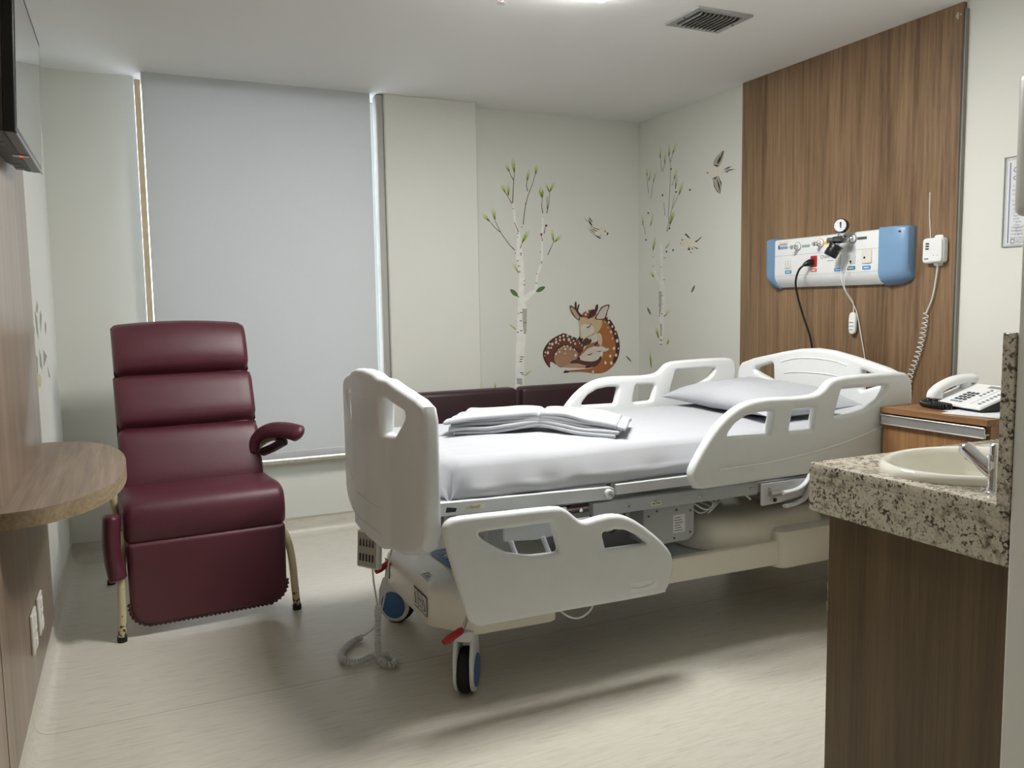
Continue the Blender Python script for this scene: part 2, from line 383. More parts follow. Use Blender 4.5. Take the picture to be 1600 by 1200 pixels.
# window behind the blind
win = thing('window_1', 'window behind the roller blind', 'window', (.75, 5.02, .44)); del win['category']; struct(win)
fr = MB()
fr.box(.091, 5.045, .46, .0945, 5.08, H).box(1.40, 5.045, .46, 1.42, 5.08, H).box(.0945, 5.045, .46, 1.40, 5.08, .475).box(.0945, 5.045, H-.005, 1.40, 5.08, H)
fr.build('window_frame', WPG, win)
MB().box(.0945, 5.06, .475, 1.40, 5.065, H-.005).build('pane', GLASS, win, smooth=0)
MB().box(.0945, 4.985, .462, .1255, 5.0, H-.002).build('jamb_batten', TANS, win, b=.002)
MB().box(.091, 4.895, .44, 1.42, 5.045, .462).build('window_sill', STONE, win, b=.004)

SLITPOST = mat('slit_post_grey', srgb(176, 175, 168), rough=.6)
RB('added_slit_post', (1.378, 4.812, .462), (1.4195, 4.90, H-.003), .012, SLITPOST, win)  # added post: blocks window glow, leaving a thin bright slit and a grey strip
# roller blind
bl = thing('roller_blind', 'light grey translucent roller blind drawn down over the window', 'blind', (.73, 4.80, .49))
MB().grid(24, 30, lambda a, b: (.125+a*1.212, 4.80+.004*math.sin(a*9)*(1-b)+.003*math.sin(b*4+a*2), .53+b*(H-.535))).build('fabric', BLIND, bl, smooth=180)
HEM = mat('blind_hem', srgb(205, 207, 212), rough=.6)
RB('hem_bar', (.125, 4.794, .489), (1.337, 4.812, .531), .005, HEM, bl)
MB().cyl((.125, 4.838, H-.035), (1.337, 4.838, H-.035), .028, 16).build('roller_tube', ALU, bl)

# wood wall panels
def wall_panel(name, a, b, m, label, chips=None):
    o = thing(name, label, 'wall panel', ((a[0]+b[0])/2, (a[1]+b[1])/2, a[2]))
    MB().box(*a, *b).build('board', m, o, b=.001, seg=1); return o
wp = wall_panel('wall_panel', (3.25, 2.457, .10), (3.27, 3.836, H), WOODH, 'tall warm brown wood-grain panel on the wall behind the bed')
MB().box(3.250, 2.4445, .10, 3.27, 2.449, H-.03).build('edge_trim', mat('trim_grey', srgb(138, 136, 128), rough=.5), wp)
MB().box(3.252, 2.449, .10, 3.27, 2.457, H-.03).build('shadow_gap', DGRY, wp)
for dy, dz, w, h in ((0, 0, .010, .034), (-.012, .012, .008, .014), (.010, .010, .006, .016), (-.020, .004, .004, .008)):
    MB().box(3.2492, 2.478+dy, 2.522+dz, 3.2502, 2.478+dy+w, 2.515+dz+h).build('tape_residue', mat('tape', srgb(188, 170, 150), rough=.7), wp, smooth=0)
lp = wall_panel('wall_panel', (-.35, 2.372, .118), (-.337, 3.715, H), WOODL, 'grey oak panel on the left wall behind the television')
MB().box(-.35, 2.358, .118, -.341, 2.371, H).build('joint_strip', DGRY, lp)
wall_panel('wall_panel', (-.35, .9, .118), (-.337, 2.357, H), WOODL, 'second grey oak panel at the left picture edge near the camera')

# ceiling fittings
def panel_light(x0, y0, x1, y1, m, label):
    """surface-mounted opal luminaire: metal base on the ceiling, glowing dropped diffuser"""
    t = thing('ceiling_light', label, 'ceiling light', ((x0+x1)/2, (y0+y1)/2, H))
    MB().box(x0+.02, y0+.02, H-.008, x1-.02, y1-.02, H).build('base_plate', WPL, t)
    RB('diffuser', (x0, y0, H-.028), (x1, y1, H-.008), .004, m, t)
    return t
panel_light(1.215, 2.39, 1.81, 2.985, PANELL, 'square opal ceiling light above the bed at the top picture edge')
v = thing('ceiling_vent', 'grey louvred air vent in the ceiling above the bed', 'vent', (2.385, 3.04, H))
x0, y0, x1, y1 = 2.238, 2.922, 2.532, 3.162; w = .034
VG = mat('vent_grey', srgb(168, 168, 166), rough=.45, metal=.3)
f = MB().box(x0, y0, H-.010, x1, y0+w, H).box(x0, y1-w, H-.010, x1, y1, H).box(x0, y0+w, H-.010, x0+w, y1-w, H).box(x1-w, y0+w, H-.010, x1, y1-w, H)
f.build('frame', VG, v, b=.002)
MB().box(x0+w, y0+w, H-.0015, x1-w, y1-w, H-.0005).build('duct_backing', mat('duct_dark', srgb(60, 60, 60), rough=.8), v)
for i in range(10):
    xx = x0+w+(i+.5)*(x1-x0-2*w)/10
    sl = MB().box(-.0012, y0+w, -.011, .0012, y1-w, .011, Matrix.Translation((xx, 0, H-.012)) @ Matrix.Rotation(.6, 4, 'Y'))
    sl.build('slat', VG, v, smooth=0)
for (sx, sy) in ((x0+w/2, (y0+y1)/2), (x1-w/2, (y0+y1)/2)):
    MB().lathe([(.005, 0), (.005, .002), (.003, .003)], (sx, sy, H-.010), (0, 0, -1), 10).build('screw', DGRY, v)
sp = thing('fire_sprinkler', 'small chrome fire sprinkler hanging from the ceiling', 'sprinkler', (1.409, 3.10, H))
MB().lathe([(.026, 0), (.024, .004), (.012, .007)], (1.409, 3.10, H), (0, 0, -1)).build('escutcheon', CHROME, sp)
MB().lathe([(.009, .004), (.009, .014), (.007, .018)], (1.409, 3.10, H), (0, 0, -1)).build('body', CHROME, sp)
for s in (-1, 1):
    MB().tube([(1.409+s*.007, 3.10, H-.016), (1.409+s*.011, 3.10, H-.026), (1.409+s*.007, 3.10, H-.038), (1.409, 3.10, H-.043)], .0022, 6).build('yoke_arm', CHROME, sp)
MB().lathe([(.002, .016), (.002, .040)], (1.409, 3.10, H), (0, 0, -1), 8).build('bulb', RED, sp)
MB().lathe([(.004, .042), (.015, .043), (.016, .046), (.003, .047)], (1.409, 3.10, H), (0, 0, -1)).build('deflector', CHROME, sp)

# ================================================================== LEFT WALL: television, shelf table, sockets
tv = thing('television', 'flat black television on the left wall above the oak panel', 'television', (-.29, 3.01, 1.84))
A = math.radians(-2.4); TM = Matrix.Translation((-.25, 3.01, 1.835)) @ Matrix.Rotation(math.radians(2.6), 4, 'Y')
def tvb(x0, y0, z0, x1, y1, z1): return MB().box(x0, y0, z0, x1, y1, z1, TM)
tvb(-.03, -.372, 0, 0, .372, .445).build('bezel', BLK, tv, b=.004)
tvb(-.001, -.350, .018, .0012, .346, .424).build('screen', SCRN, tv, smooth=0)
tvb(-.001, -.372, -.004, .003, .372, .003).build('bottom_trim', mat('tv_trim', srgb(120, 120, 118), rough=.3), tv)
CAS = mat('tv_casing', srgb(74, 74, 72), rough=.5)
bk = MB(); prof = [(-.372, -.03), (-.36, -.052), (-.25, -.088), (.18, -.088), (.30, -.066), (.355, -.045), (.372, -.03)]
bk.prism([(p[1], p[0]) for p in prof], lambda u, v_, w_: tuple(TM @ Vector((u, v_, w_))), .0, .40); bk.build('back_casing', CAS, tv, b=.003)
for yy in (-.30, -.20, .20, .27):
    tvb(-.072, yy, -.0012, -.045, yy+.055, .0005).build('speaker_grille', BLK, tv, smooth=0)
tvb(-.05, .005, -.002, -.006, .045, .0).build('sensor_window', mat('tv_sensor', srgb(176, 168, 150), rough=.3), tv, smooth=0)
tvb(-.030, .018, -.0035, -.022, .028, -.001).build('standby_light', LED, tv, smooth=0)
MB().box(-.337, 2.86, 1.90, -.30, 3.16, 2.22).build('wall_mount', BLK, tv, b=.003)

tb = thing('wall_table', 'half-round oak shelf table fixed to the left wall panel', 'table', (-.337, 3.10, .785))
def dshape(dx=0):
    pts = []
    for i in range(41):
        a = -math.pi/2+math.pi*i/40; c, s_ = math.cos(a), math.sin(a)
        pts.append((-.337+(.303-dx)*abs(c)**(2/2.3), 3.10+(.64-dx)*math.copysign(abs(s_)**(2/2.3), s_)))
    return pts
MB().prism(dshape(.001), lambda u, v_, w_: (u, v_, w_), .786, .83).build('table_top', WOODT, tb, smooth=40)
D = dshape(); eb = MB(); n = len(D)
inn = dshape(.0015)
eb.add([(p[0], p[1], z) for z in (.785, .8285) for p in D]+[(p[0], p[1], z) for z in (.785, .8285) for p in inn],
       [(i, i+1, n+i+1, n+i) for i in range(n-1)]+[(2*n+i, 3*n+i, 3*n+i+1, 2*n+i+1) for i in range(n-1)]+[(n+i, n+i+1, 3*n+i+1, 3*n+i) for i in range(n-1)]+[(i, 2*n+i, 2*n+i+1, i+1) for i in range(n-1)])
eb.build('edge_band', WOODE, tb, smooth=40)

OUTL = mat('socket_plastic', srgb(228, 226, 214), rough=.35)
def socket(yc, zc, label):
    o = thing('power_socket', label, 'socket', (-.337, yc, zc-.06), 'sockets low on the oak panel')
    RB('plate', (-.337, yc-.055, zc-.065), (-.327, yc+.055, zc+.065), .004, OUTL, o)
    for k in (-1, 0, 1): RB('insert', (-.328, yc-.02, zc+k*.038-.017), (-.323, yc+.02, zc+k*.038+.017), .002, WPL, o)
    for s in (-1, 0, 1): MB().lathe([(.0025, 0), (.0025, .0006)], (-.323, yc+s*.009, zc-.002*(s == 0)), (1, 0, 0), 8).build('pin_hole', BLK, o)
    return o
socket(2.995, .325, 'white power socket plate, nearer of the two low on the oak panel')
socket(3.19, .318, 'white power socket plate, farther of the two low on the oak panel')

# ================================================================== RECLINER
CH = Matrix.Translation((.262, 3.662, 0)) @ Matrix.Rotation(math.radians(3.4), 4, 'Z')
ch = thing('recliner_chair', 'maroon leather recliner with cream tube legs in front of the blind', 'armchair', (.262, 3.95, 0))
def cw(p): return tuple(CH @ Vector(p))
def cushion(name, cx, hw, prof, mat_, parent, rr=.03, puff=.0, sub=2, crown=0):
    """closed side profile (y,z) swept across the width with rounded ends"""
    mb = MB(); n = len(prof); cy = sum(p[0] for p in prof)/n; cz = sum(p[1] for p in prof)/n
    st = []; K = 5
    for k in range(K+1):
        a = math.pi/2*k/K; st.append((-hw+rr*(1-math.sin(a)), rr*(1-math.cos(a))))
    st = st[::-1][:0]+[(-hw+rr*(1-math.sin(math.pi/2*k/K)), rr*(1-math.cos(math.pi/2*k/K))) for k in range(K+1)]
    # k=0: at -hw+rr full size .. k=K: at -hw inset rr  -> reverse to begin at the end cap
    left = [(-hw+rr*(1-math.sin(t)), rr*(1-math.cos(t))) for t in [math.pi/2*(K-k)/K for k in range(K+1)]]
    mid = [(-hw+rr+(2*hw-2*rr)*i/12, 0) for i in range(1, 12)]
    right = [(-x, d) for x, d in left[::-1]]
    rings = left+mid+right
    vs = []
    for x, d in rings:
        e = 1-(x/hw)**2
        for i, (y, z) in enumerate(prof):
            a = Vector(prof[i-1]); b = Vector(prof[(i+1) % n]); t = (b-a).normalized(); nr = Vector((t.y, -t.x))
            yy, zz = y-nr.x*(d-puff*max(e, 0)), z-nr.y*(d-puff*max(e, 0))
            vs.append(cw((cx+x, yy, zz-crown*e)))
    m = len(rings)
    fs = [(j*n+i, j*n+(i+1) % n, (j+1)*n+(i+1) % n, (j+1)*n+i) for j in range(m-1) for i in range(n)]
    fs += [tuple(range(n))[::-1], tuple((m-1)*n+i for i in range(n))]
    mb.add(vs, fs); return mb.build(name, mat_, parent, smooth=60)
# profiles run counter-clockwise seen from +x (y right, z up) => outward normal (t.y,-t.x)
def ccw(p): 
    a = sum(p[i-1][0]*p[i][1]-p[i][0]*p[i-1][1] for i in range(len(p))); return p if a > 0 else p[::-1]
bx0, bz0, bx1, bz1 = .37, .50, .70, 1.275         # backrest line from seat to top (local y, z)
bd = Vector((bx1-bx0, bz1-bz0)); bl_ = bd.length; bd.normalize(); bn = Vector((-bd.y, bd.x))
def bp(s, t): q = Vector((bx0, bz0))+bd*s+bn*t; return (q.x, q.y)      # t>0 toward the sitter
segs = [(0.0, .335), (.335, .590), (.590, bl_)]
shell = ccw([bp(.02, -.075), bp(bl_*.5, -.085), bp(bl_-.03, -.07), bp(bl_-.005, -.035), bp(bl_-.03, -.005), bp(.5, .0), bp(.02, .0)])
cushion('backrest_shell', 0.0, .288, shell, LEATH, ch, .025)
for i, (s0, s1) in enumerate(segs):
    L_ = s1-s0; pr = []
    for k in range(13):
        u = k/12; t = .062*(1-(2*u-1)**4)**.5 if 0 < u < 1 else -.008
        pr.append(bp(s0+L_*u, -.004+t+(.012 if i == 2 else 0)*math.sin(math.pi*u)))
    pr += [bp(s1-.004, -.03), bp(s0+.004, -.03)]
    cushion('back_cushion', 0.0, .302+(.006 if i < 2 else .0), ccw(smoothloop(pr, 2)), LEATH, ch, (.028, .028, .030)[i], puff=(.006, .006, .009)[i], crown=(0, 0, -.010)[i])
seat = ccw(smoothloop([(.03, .392), (-.002, .42), (-.012, .47), (.0, .53), (.03, .565), (.09, .58), (.2, .575), (.32, .57), (.40, .565), (.42, .50), (.40, .42), (.2, .40)], 3))
cushion('seat', 0.0, .327, seat, LEATH, ch, .035, puff=.004, crown=-.0)
# footrest with gathered lower edge
fo = rpoly([(-.318, .045), (.318, .045), (.322, .402), (-.322, .402)], [.10, .10, .02, .02], 8)
me = plate(fo, [], .06, .024, lambda u, v_, w_: cw((u, .022-w_+(.378-v_)*.02, v_)), 4, cuts=[(0, -.15), (0, 0), (0, .15), (1, .15), (1, .25)])
ft = link('footrest', me, LEATH, ch, 50)
edge = [p for p in fo if p[1] < .17]
edge = sorted(edge, key=lambda p: (p[0]))
ring = smoothline([(p[0], 0, p[1]) for p in edge], 3)
lng = [0]
for a_, b_ in zip(ring, ring[1:]): lng.append(lng[-1]+(b_-a_).length)
gp = []; gr = []
N = 150
for i in range(N+1):
    d = lng[-1]*i/N; k = max(0, min(len(ring)-2, next((j for j in range(len(lng)-1) if lng[j+1] >= d), len(ring)-2)))
    p = ring[k].lerp(ring[k+1], (d-lng[k])/max(lng[k+1]-lng[k], 1e-6)); cn = Vector((0, 0, .2)); o_ = (p-cn).normalized()
    gp.append(cw(p+o_*.002*math.sin(i*1.9)+Vector((0, .012+(.378-p.z)*.02, 0)))); gr.append(.009+.0028*math.sin(i*1.9))
MB().tube(gp, gr, 8).build('gathered_piping', LEATH, ft, smooth=70)
# tube frame: each leg of its own
def tubep(name, pts, r=.0165, m=BEIGE, parent=ch, n=6): return MB().tube(smoothline([cw(p) for p in pts], n), r, 14).build(name, m, parent, smooth=60)
for s in (-1, 1):
    lg = tubep('front_leg', [(s*.357, 0, .012), (s*.352, .004, .10), (s*.348, .02, .22), (s*.338, .05, .31), (s*.322, .14, .37), (s*.318, .30, .38)])
    MB().cyl(cw((s*.357, 0, 0)), cw((s*.3565, 0, .022)), .0195, 14).build('rubber_foot', RUBB, lg)
    lg = tubep('rear_leg', [(s*.362, .815, .012), (s*.356, .79, .10), (s*.345, .70, .26), (s*.325, .52, .37), (s*.318, .30, .385)])
    MB().cyl(cw((s*.362, .815, 0)), cw((s*.3615, .812, .022)), .0195, 14).build('rubber_foot', RUBB, lg)
tubep('cross_bar', [(-.32, .30, .37), (0, .30, .365), (.32, .30, .37)], .012)
# right armrest raised
tubep('arm_support', [(.318, .36, .38), (.300, .44, .44), (.288, .455, .53), (.290, .45, .62), (.308, .42, .69), (.345, .36, .728), (.395, .27, .742)], .0155)
ap = smoothline([cw(p) for p in [(.272, .405, .648), (.276, .402, .685), (.292, .385, .733), (.330, .325, .770), (.380, .235, .782), (.418, .15, .778), (.432, .112, .770)]], 6)
na = len(ap); ra = [.041*min(1, .40+2.6*min(i, na-1-i)/na*2.2) for i in range(na)]
MB().tube(ap, ra, 16, ry=[r*.66 for r in ra]).build('arm_pad', LEATH, ch, smooth=70)
RB('arm_bracket', cw((.355, .235, .715)), cw((.395, .32, .745)), .006, BLK, ch)
MB().tube(smoothline([cw(p) for p in [(.312, .37, .665), (.345, .31, .690), (.385, .24, .728)]], 5), .021, 10).build('arm_pad_underside', LEATHD, ch)
# left armrest folded down beside the seat
tubep('arm_support', [(-.322, .32, .38), (-.345, .22, .47), (-.352, .18, .56), (-.352, .22, .64)], .0155)
al = smoothline([cw(p) for p in [(-.366, .03, .525), (-.370, .025, .49), (-.374, .02, .42), (-.370, .015, .34), (-.360, .005, .275), (-.355, .0, .255)]], 5)
na = len(al); ra = [.052*min(1, .55+2.4*min(i, na-1-i)/na*2) for i in range(na)]
MB().tube(al, [r*.68 for r in ra], 16, ry=ra, up=(0, 1, 0)).build('arm_pad', LEATH, ch, smooth=70)

# ================================================================== HOSPITAL BED
YC = 2.962
bed = thing('hospital_bed', 'white adjustable hospital bed on castors with one side rail lowered', 'bed', (1.9, YC, 0))
# footboard: outline (d = y - YC, z), bent slightly in plan
def foot_x(d):
    a = abs(d)
    if a < .185: return .765
    if a < .215: return .765+.022*(a-.185)/.03
    return .787+.030*((a-.215)/.325)**2
top = [(-.535, .985), (-.520, 1.028), (-.47, 1.046), (-.37, 1.064), (-.21, 1.092), (-.12, 1.114), (0, 1.122), (.12, 1.120), (.21, 1.108), (.37, 1.085), (.47, 1.064), (.52, 1.040), (.535, .995)]
top = [(x, (z+top[len(top)-1-i][1])/2) for i, (x, z) in enumerate(top)]
bot = [(.535, .63), (.51, .57), (.45, .540), (.33, .512), (.15, .492), (0, .487), (-.15, .492), (-.33, .512), (-.45, .540), (-.51, .57), (-.535, .63)]
hole = rpoly([(-.198, .905), (-.202, 1.030), (-.42, 1.004), (-.30, .915)], [.012, .012, .02, .03], 4)
holes = [hole, [(-x, z) for x, z in hole][::-1]]
cuts = [(0, s*c) for s in (-1, 1) for c in (.185, .2, .215, .26, .30, .34, .38, .42, .46, .50)]
me = plate(top+bot, holes, .056, .018, lambda u, v_, w_: (foot_x(u)+.028-w_, YC+u, v_), 4, cuts)
fb = link('footboard', me, WPG, bed, 40)
def arcp(pts, r, m, parent, name): return MB().tube(smoothline(pts, 8), r, 6).build(name, m, parent)
arcp([(foot_x(d)-.0005, YC+d, z) for d, z in ((.46, .72), (.30, .665), (.12, .64), (0, .636), (-.12, .64), (-.18, .645))], .0022, WPG, fb, 'moulded_ridge')
arcp([(foot_x(d)-.0005, YC+d, z) for d, z in ((.50, .60), (.34, .562), (.15, .546), (0, .543), (-.15, .549), (-.18, .551))], .0022, WPG, fb, 'moulded_ridge')
# headboard
top = [(-.535, .93), (-.53, .99), (-.505, 1.022), (-.42, 1.050), (-.23, 1.090), (-.10, 1.112), (0, 1.119), (.10, 1.112), (.23, 1.090), (.42, 1.050), (.505, 1.022), (.53, .99), (.535, .93)]
hole = rpoly([(.275, .938), (.28, 1.035), (.44, .992)], [.012, .014, .02], 4)
me = plate(top+[(.52, .60), (-.52, .60)], [hole, [(-x, z) for x, z in hole][::-1]], .05, .018, lambda u, v_, w_: (2.975+.025*(1-(u/.54)**2)+w_, YC+.012+u, v_), 4, [(0, k*.1) for k in range(-5, 6)])
hb = link('headboard', me, WPL, bed, 40)
for pts in (((-.20, 1.048), (-.12, 1.064), (0, 1.070), (.12, 1.064), (.22, 1.043)), ((-.20, .985), (-.12, .997), (0, 1.0), (.12, .997), (.20, .986))):
    arcp([(2.975+.025*(1-(d/.54)**2)-.0255, YC+.012+d, z) for d, z in pts], .003, WPL, hb, 'moulded_ridge')
# side rails
head_o = [(1.812, .714), (1.814, .746), (1.836, .782), (1.879, .842), (1.938, .906), (2.007, .953), (2.079, .977), (2.172, .984), (2.28, .981), (2.385, .983), (2.435, .999), (2.468, 1.027), (2.514, 1.043), (2.619, 1.048), (2.764, 1.050), (2.864, 1.049), (2.905, 1.036), (2.922, 1.0), (2.918, .93), (2.885, .76), (2.86, .70), (2.80, .674), (2.364, .674), (2.104, .672), (1.866, .669), (1.832, .682)]
h1 = rpoly([(1.962, .852), (2.008, .900), (2.059, .925), (2.121, .934), (2.189, .932), (2.166, .848)], [.012, .03, .03, .03, .012, .012], 3)
h2 = rpoly([(2.286, .935), (2.404, .932), (2.386, .850), (2.266, .847)], .014, 3)
h3 = rpoly([(2.533, .996), (2.80, .998), (2.745, .945), (2.66, .908), (2.495, .884)], [.012, .02, .06, .05, .012], 3)
head_o = smoothloop(head_o, 2)
def rail(name, outer, hs, fn, m=WPG, t=.044):
    return link(name, plate(outer, hs, t, .015, fn, 3), m, bed, 40)
r1 = rail('side_rail', head_o, [h1, h2, h3], lambda u, v_, w_: (u, 2.407-w_, v_))
r1['label'] = 'raised near side rail at the head end'
MB().tube(smoothline([(1.93, 2.3845, .735), (2.2, 2.3845, .742), (2.5, 2.3845, .775), (2.75, 2.3845, .83), (2.88, 2.3845, .875)], 6), .004, 6).build('moulded_ridge', WPG, r1)
r2 = rail('side_rail', head_o, [h1, h2, h3], lambda u, v_, w_: (u+.02, 3.52+w_, v_), WPL)
r2['label'] = 'raised far side rail at the head end'
low_o = [(.858, .633), (.859, .660), (.876, .678), (.916, .686), (1.08, .683), (1.243, .679), (1.281, .670), (1.307, .652), (1.339, .624), (1.366, .616), (1.406, .622), (1.46, .626), (1.508, .619), (1.563, .594), (1.642, .534), (1.70, .476), (1.722, .429), (1.713, .362), (1.693, .324), (1.656, .313), (1.33, .317), (1.021, .320), (.973, .319), (.946, .335), (.932, .358), (.905, .45), (.879, .548)]
l1 = rpoly([(.968, .630), (1.236, .629), (1.266, .522), (1.235, .521), (1.153, .525), (1.073, .547), (1.025, .577), (.985, .607)], [.01, .012, .014, .02, .03, .03, .03, .01], 3)
l2 = rpoly([(1.427, .569), (1.473, .573), (1.521, .566), (1.570, .541), (1.620, .501), (1.443, .505)], [.012, .02, .02, .02, .008, .012], 3)
r3 = rail('side_rail', smoothloop(low_o, 2), [l1, l2], lambda u, v_, w_: (u, 2.392-w_, v_))
r3['label'] = 'lowered near side rail at the foot end'
sl = rpoly([(1.530, .346), (1.645, .343), (1.648, .372), (1.533, .380)], .004, 2)
link('label_slot', plate(sl, [], .003, .001, lambda u, v_, w_: (u, 2.3695-w_, v_)), WPL, r3, 40)
MB().tube(smoothline([(1.54, 2.368, .357), (1.58, 2.368, .351), (1.62, 2.368, .357), (1.638, 2.368, .366)], 5), .0035, 6).build('slot_curve', WPG, r3)

# deck frame: foot section, head section, side beams
dk = MB(); dk.box(.88, 2.50, .690, 1.52, 3.43, .705); dk.build('foot_deck', LGRYM, bed)
MB().box(1.54, 2.50, .690, 2.93, 3.43, .705).build('head_deck', LGRYM, bed)
for yy in (2.477, 3.447):
    MB().prism(rpoly([(.87, .672), (1.52, .655), (1.535, .668), (1.535, .692), (1.52, .70), (.87, .716)], .004), lambda u, v_, w_: (u, w_, v_), yy-.011, yy+.011).build('foot_side_bar', LGRYM, bed, b=.002)
    MB().box(1.545, yy-.008, .668, 2.92, yy+.008, .705).build('head_side_bar', LGRYM, bed, b=.002)
    MB().box(1.455, yy+.02-.016, .595, 2.20, yy+.02+.016, .645).build('side_beam', GRYM, bed, b=.003)
    MB().box(2.20, yy+.02-.014, .60, 2.93, yy+.02+.014, .64).build('rear_beam', GRYM, bed, b=.003)
MB().box(.872, 2.488, .66, .888, 3.436, .715).build('foot_cross_bar', LGRYM, bed, b=.003)
pv = MB().lathe([(.017, 0), (.017, .014), (.013, .018)], (1.507, 2.468, .678), (0, -1, 0), 18).build('pivot_cap', LGRYM, bed)
MB().lathe([(.0065, 0), (.0065, .004), (.004, .006)], (1.507, 2.450, .678), (0, -1, 0), 8).build('pivot_bolt', STEEL, pv)
for x in (1.60, 1.72, 1.92, 2.165):
    MB().lathe([(.008, 0), (.008, .004), (.005, .007)], (x, 2.481, .62), (0, -1, 0), 8).build('frame_bolt', STEEL, bed)
def sticker(name, x0, x1, y, z0, z1, txt, size, m=None):
    o = MB().box(x0, y-.0008, z0, x1, y, z1).build(name, m or mat('sticker_cream', srgb(222, 220, 196), rough=.5), bed, smooth=0)
    if txt: lettering(txt, size, (x0+.004, y-.0012, z0+(z1-z0)*.3), (1, 0, 0), (0, 0, 1), INK, o)
    return o
sticker('sticker', .965, 1.035, 2.466, .679, .701, 'LTS-HSP', .0135)
MB().prism(rpoly([(.895, .683), (.93, .682), (.935, .694), (.90, .70)], .003), lambda u, v_, w_: (u, w_, v_), 2.4652, 2.466).build('maker_badge', INK, bed)
q = sticker('sticker', 1.70, 1.745, 2.481, .607, .622, '', .009); MB().box(1.705, 2.4795, .612, 1.740, 2.4802, .617).build('print_line', INKG, q, smooth=0)
# brackets that carry the raised rail
br = MB().prism(rpoly([(2.205, .55), (2.30, .555), (2.47, .575), (2.47, .638), (2.205, .638)], .006), lambda u, v_, w_: (u, w_, v_), 2.462, 2.474).build('rail_bracket', LGRYM, bed, b=.002)
for x, z in ((2.24, .618), (2.25, .571), (2.38, .60), (2.44, .595)): MB().lathe([(.007, 0), (.007, .003), (.004, .005)], (x, 2.462, z), (0, -1, 0), 8).build('bolt', STEEL, br)
MB().cyl((2.235, 2.452, .598), (2.285, 2.452, .598), .012, 12).build('latch', STEEL, br)
MB().lathe([(.008, 0), (.008, .004)], (2.268, 2.462, .568), (0, -1, 0), 10).build('rubber_stop', RUBB, br)
for k, (dz, x) in enumerate(((0, 2.30), (-.055, 2.31))):
    MB().tube(smoothline([(x, 2.452, .595+dz), (2.37, 2.45, .602+dz), (2.42, 2.448, .63+dz), (2.45, 2.44, .69+dz*.3)], 6), .013, 10, ry=.008).build('rail_arm', LGRYM, bed, smooth=60)
br = MB().prism(rpoly([(1.10, .56), (1.22, .55), (1.34, .56), (1.34, .65), (1.10, .65)], .006), lambda u, v_, w_: (u, w_, v_), 2.462, 2.474).build('rail_bracket', LGRYM, bed, b=.002)
MB().cyl((1.36, 2.45, .60), (1.42, 2.45, .60), .011, 12).build('latch', STEEL, br)
MB().lathe([(.007, 0), (.007, .003)], (1.395, 2.465, .632), (0, -1, 0), 8).build('bolt', STEEL, br)
for x in (1.12, 1.24): MB().tube([(x, 2.455, .56), (x+.03, 2.43, .46), (x+.03, 2.418, .40)], .013, 10, ry=.008).build('rail_arm', LGRYM, bed)
# actuator box with rating label
mb_ = MB().prism(rpoly([(1.72, .44), (1.75, .425), (1.93, .43), (1.955, .45), (1.955, .585), (1.72, .585)], .012), lambda u, v_, w_: (u, w_, v_), 2.56, 2.66).build('motor_box', GRYM, bed, b=.004)
for x, z in ((1.742, .545), (1.78, .56), (1.87, .555), (1.935, .545), (1.935, .46), (1.86, .445), (1.745, .455)):
    MB().lathe([(.0045, 0), (.0045, .0015)], (x, 2.56, z), (0, -1, 0), 8).build('screw', DGRY, mb_)
lb = MB().box(1.855, 2.5592, .465, 1.91, 2.56, .535).build('rating_label', PAPER, mb_, smooth=0)
for k in range(6): MB().box(1.86+.003*(k % 2), 2.5586, .472+.010*k, 1.90-.006*(k % 3), 2.5592, .475+.010*k).build('print_line', INKG, lb, smooth=0)
for k in range(5):
    pts = [(1.93+.03*k, 2.57+.01*k, .57), (1.98+.02*k, 2.555, .53+.012*k), (2.06-.01*k, 2.56, .555-.008*k), (2.12, 2.58, .58)]
    MB().tube(smoothline(pts, 6), .0035, 6).build('cable', WPG if k % 2 else GRYM, bed)
MB().tube(smoothline([(2.0, 2.56, .578), (2.1, 2.553, .582), (2.18, 2.545, .585), (2.215, 2.54, .56)], 6), .0045, 6).build('cable', WPG, bed)
MB().tube(smoothline([(1.30, 2.48, .33), (1.32, 2.47, .275), (1.38, 2.465, .245), (1.44, 2.47, .27), (1.46, 2.49, .33)], 6), .0035, 6).build('cable', WPG, bed)
for k in range(4):
    MB().tube(smoothline([(1.50+.01*k, 2.60, .57), (1.52+.02*k, 2.55+.01*k, .53-.01*k), (1.58+.02*k, 2.57, .52+.006*k), (1.66, 2.60, .56)], 6), .003, 6).build('cable', BLK if k % 2 else WPG, bed)
# lifting columns and inner frame
for x in (1.20, 2.52):
    for yy in (2.70, 3.20):
        cl = MB().box(x-.035, yy-.035, .33, x+.035, yy+.035, .66).build('lifting_column', GRYM, bed, b=.006)
        MB().box(x-.045, yy-.045, .50, x+.045, yy+.045, .60).build('column_collar', LGRYM, cl, b=.006)
MB().box(1.02, 2.66, .60, 2.80, 2.70, .655).build('inner_beam', GRYM, bed)
MB().box(1.02, 3.22, .60, 2.80, 3.26, .655).build('inner_beam', GRYM, bed)
MB().tube([(1.30, 2.95, .40), (1.75, 2.95, .60)], .025, 12).build('actuator', DGRY, bed)
MB().tube([(2.05, 2.75, .585), (2.75, 2.70, .44)], .016, 8).build('diagonal_brace', GRYM, bed)
MB().box(1.10, 2.60, .50, 1.18, 2.64, .64).build('hanger', GRYM, bed)
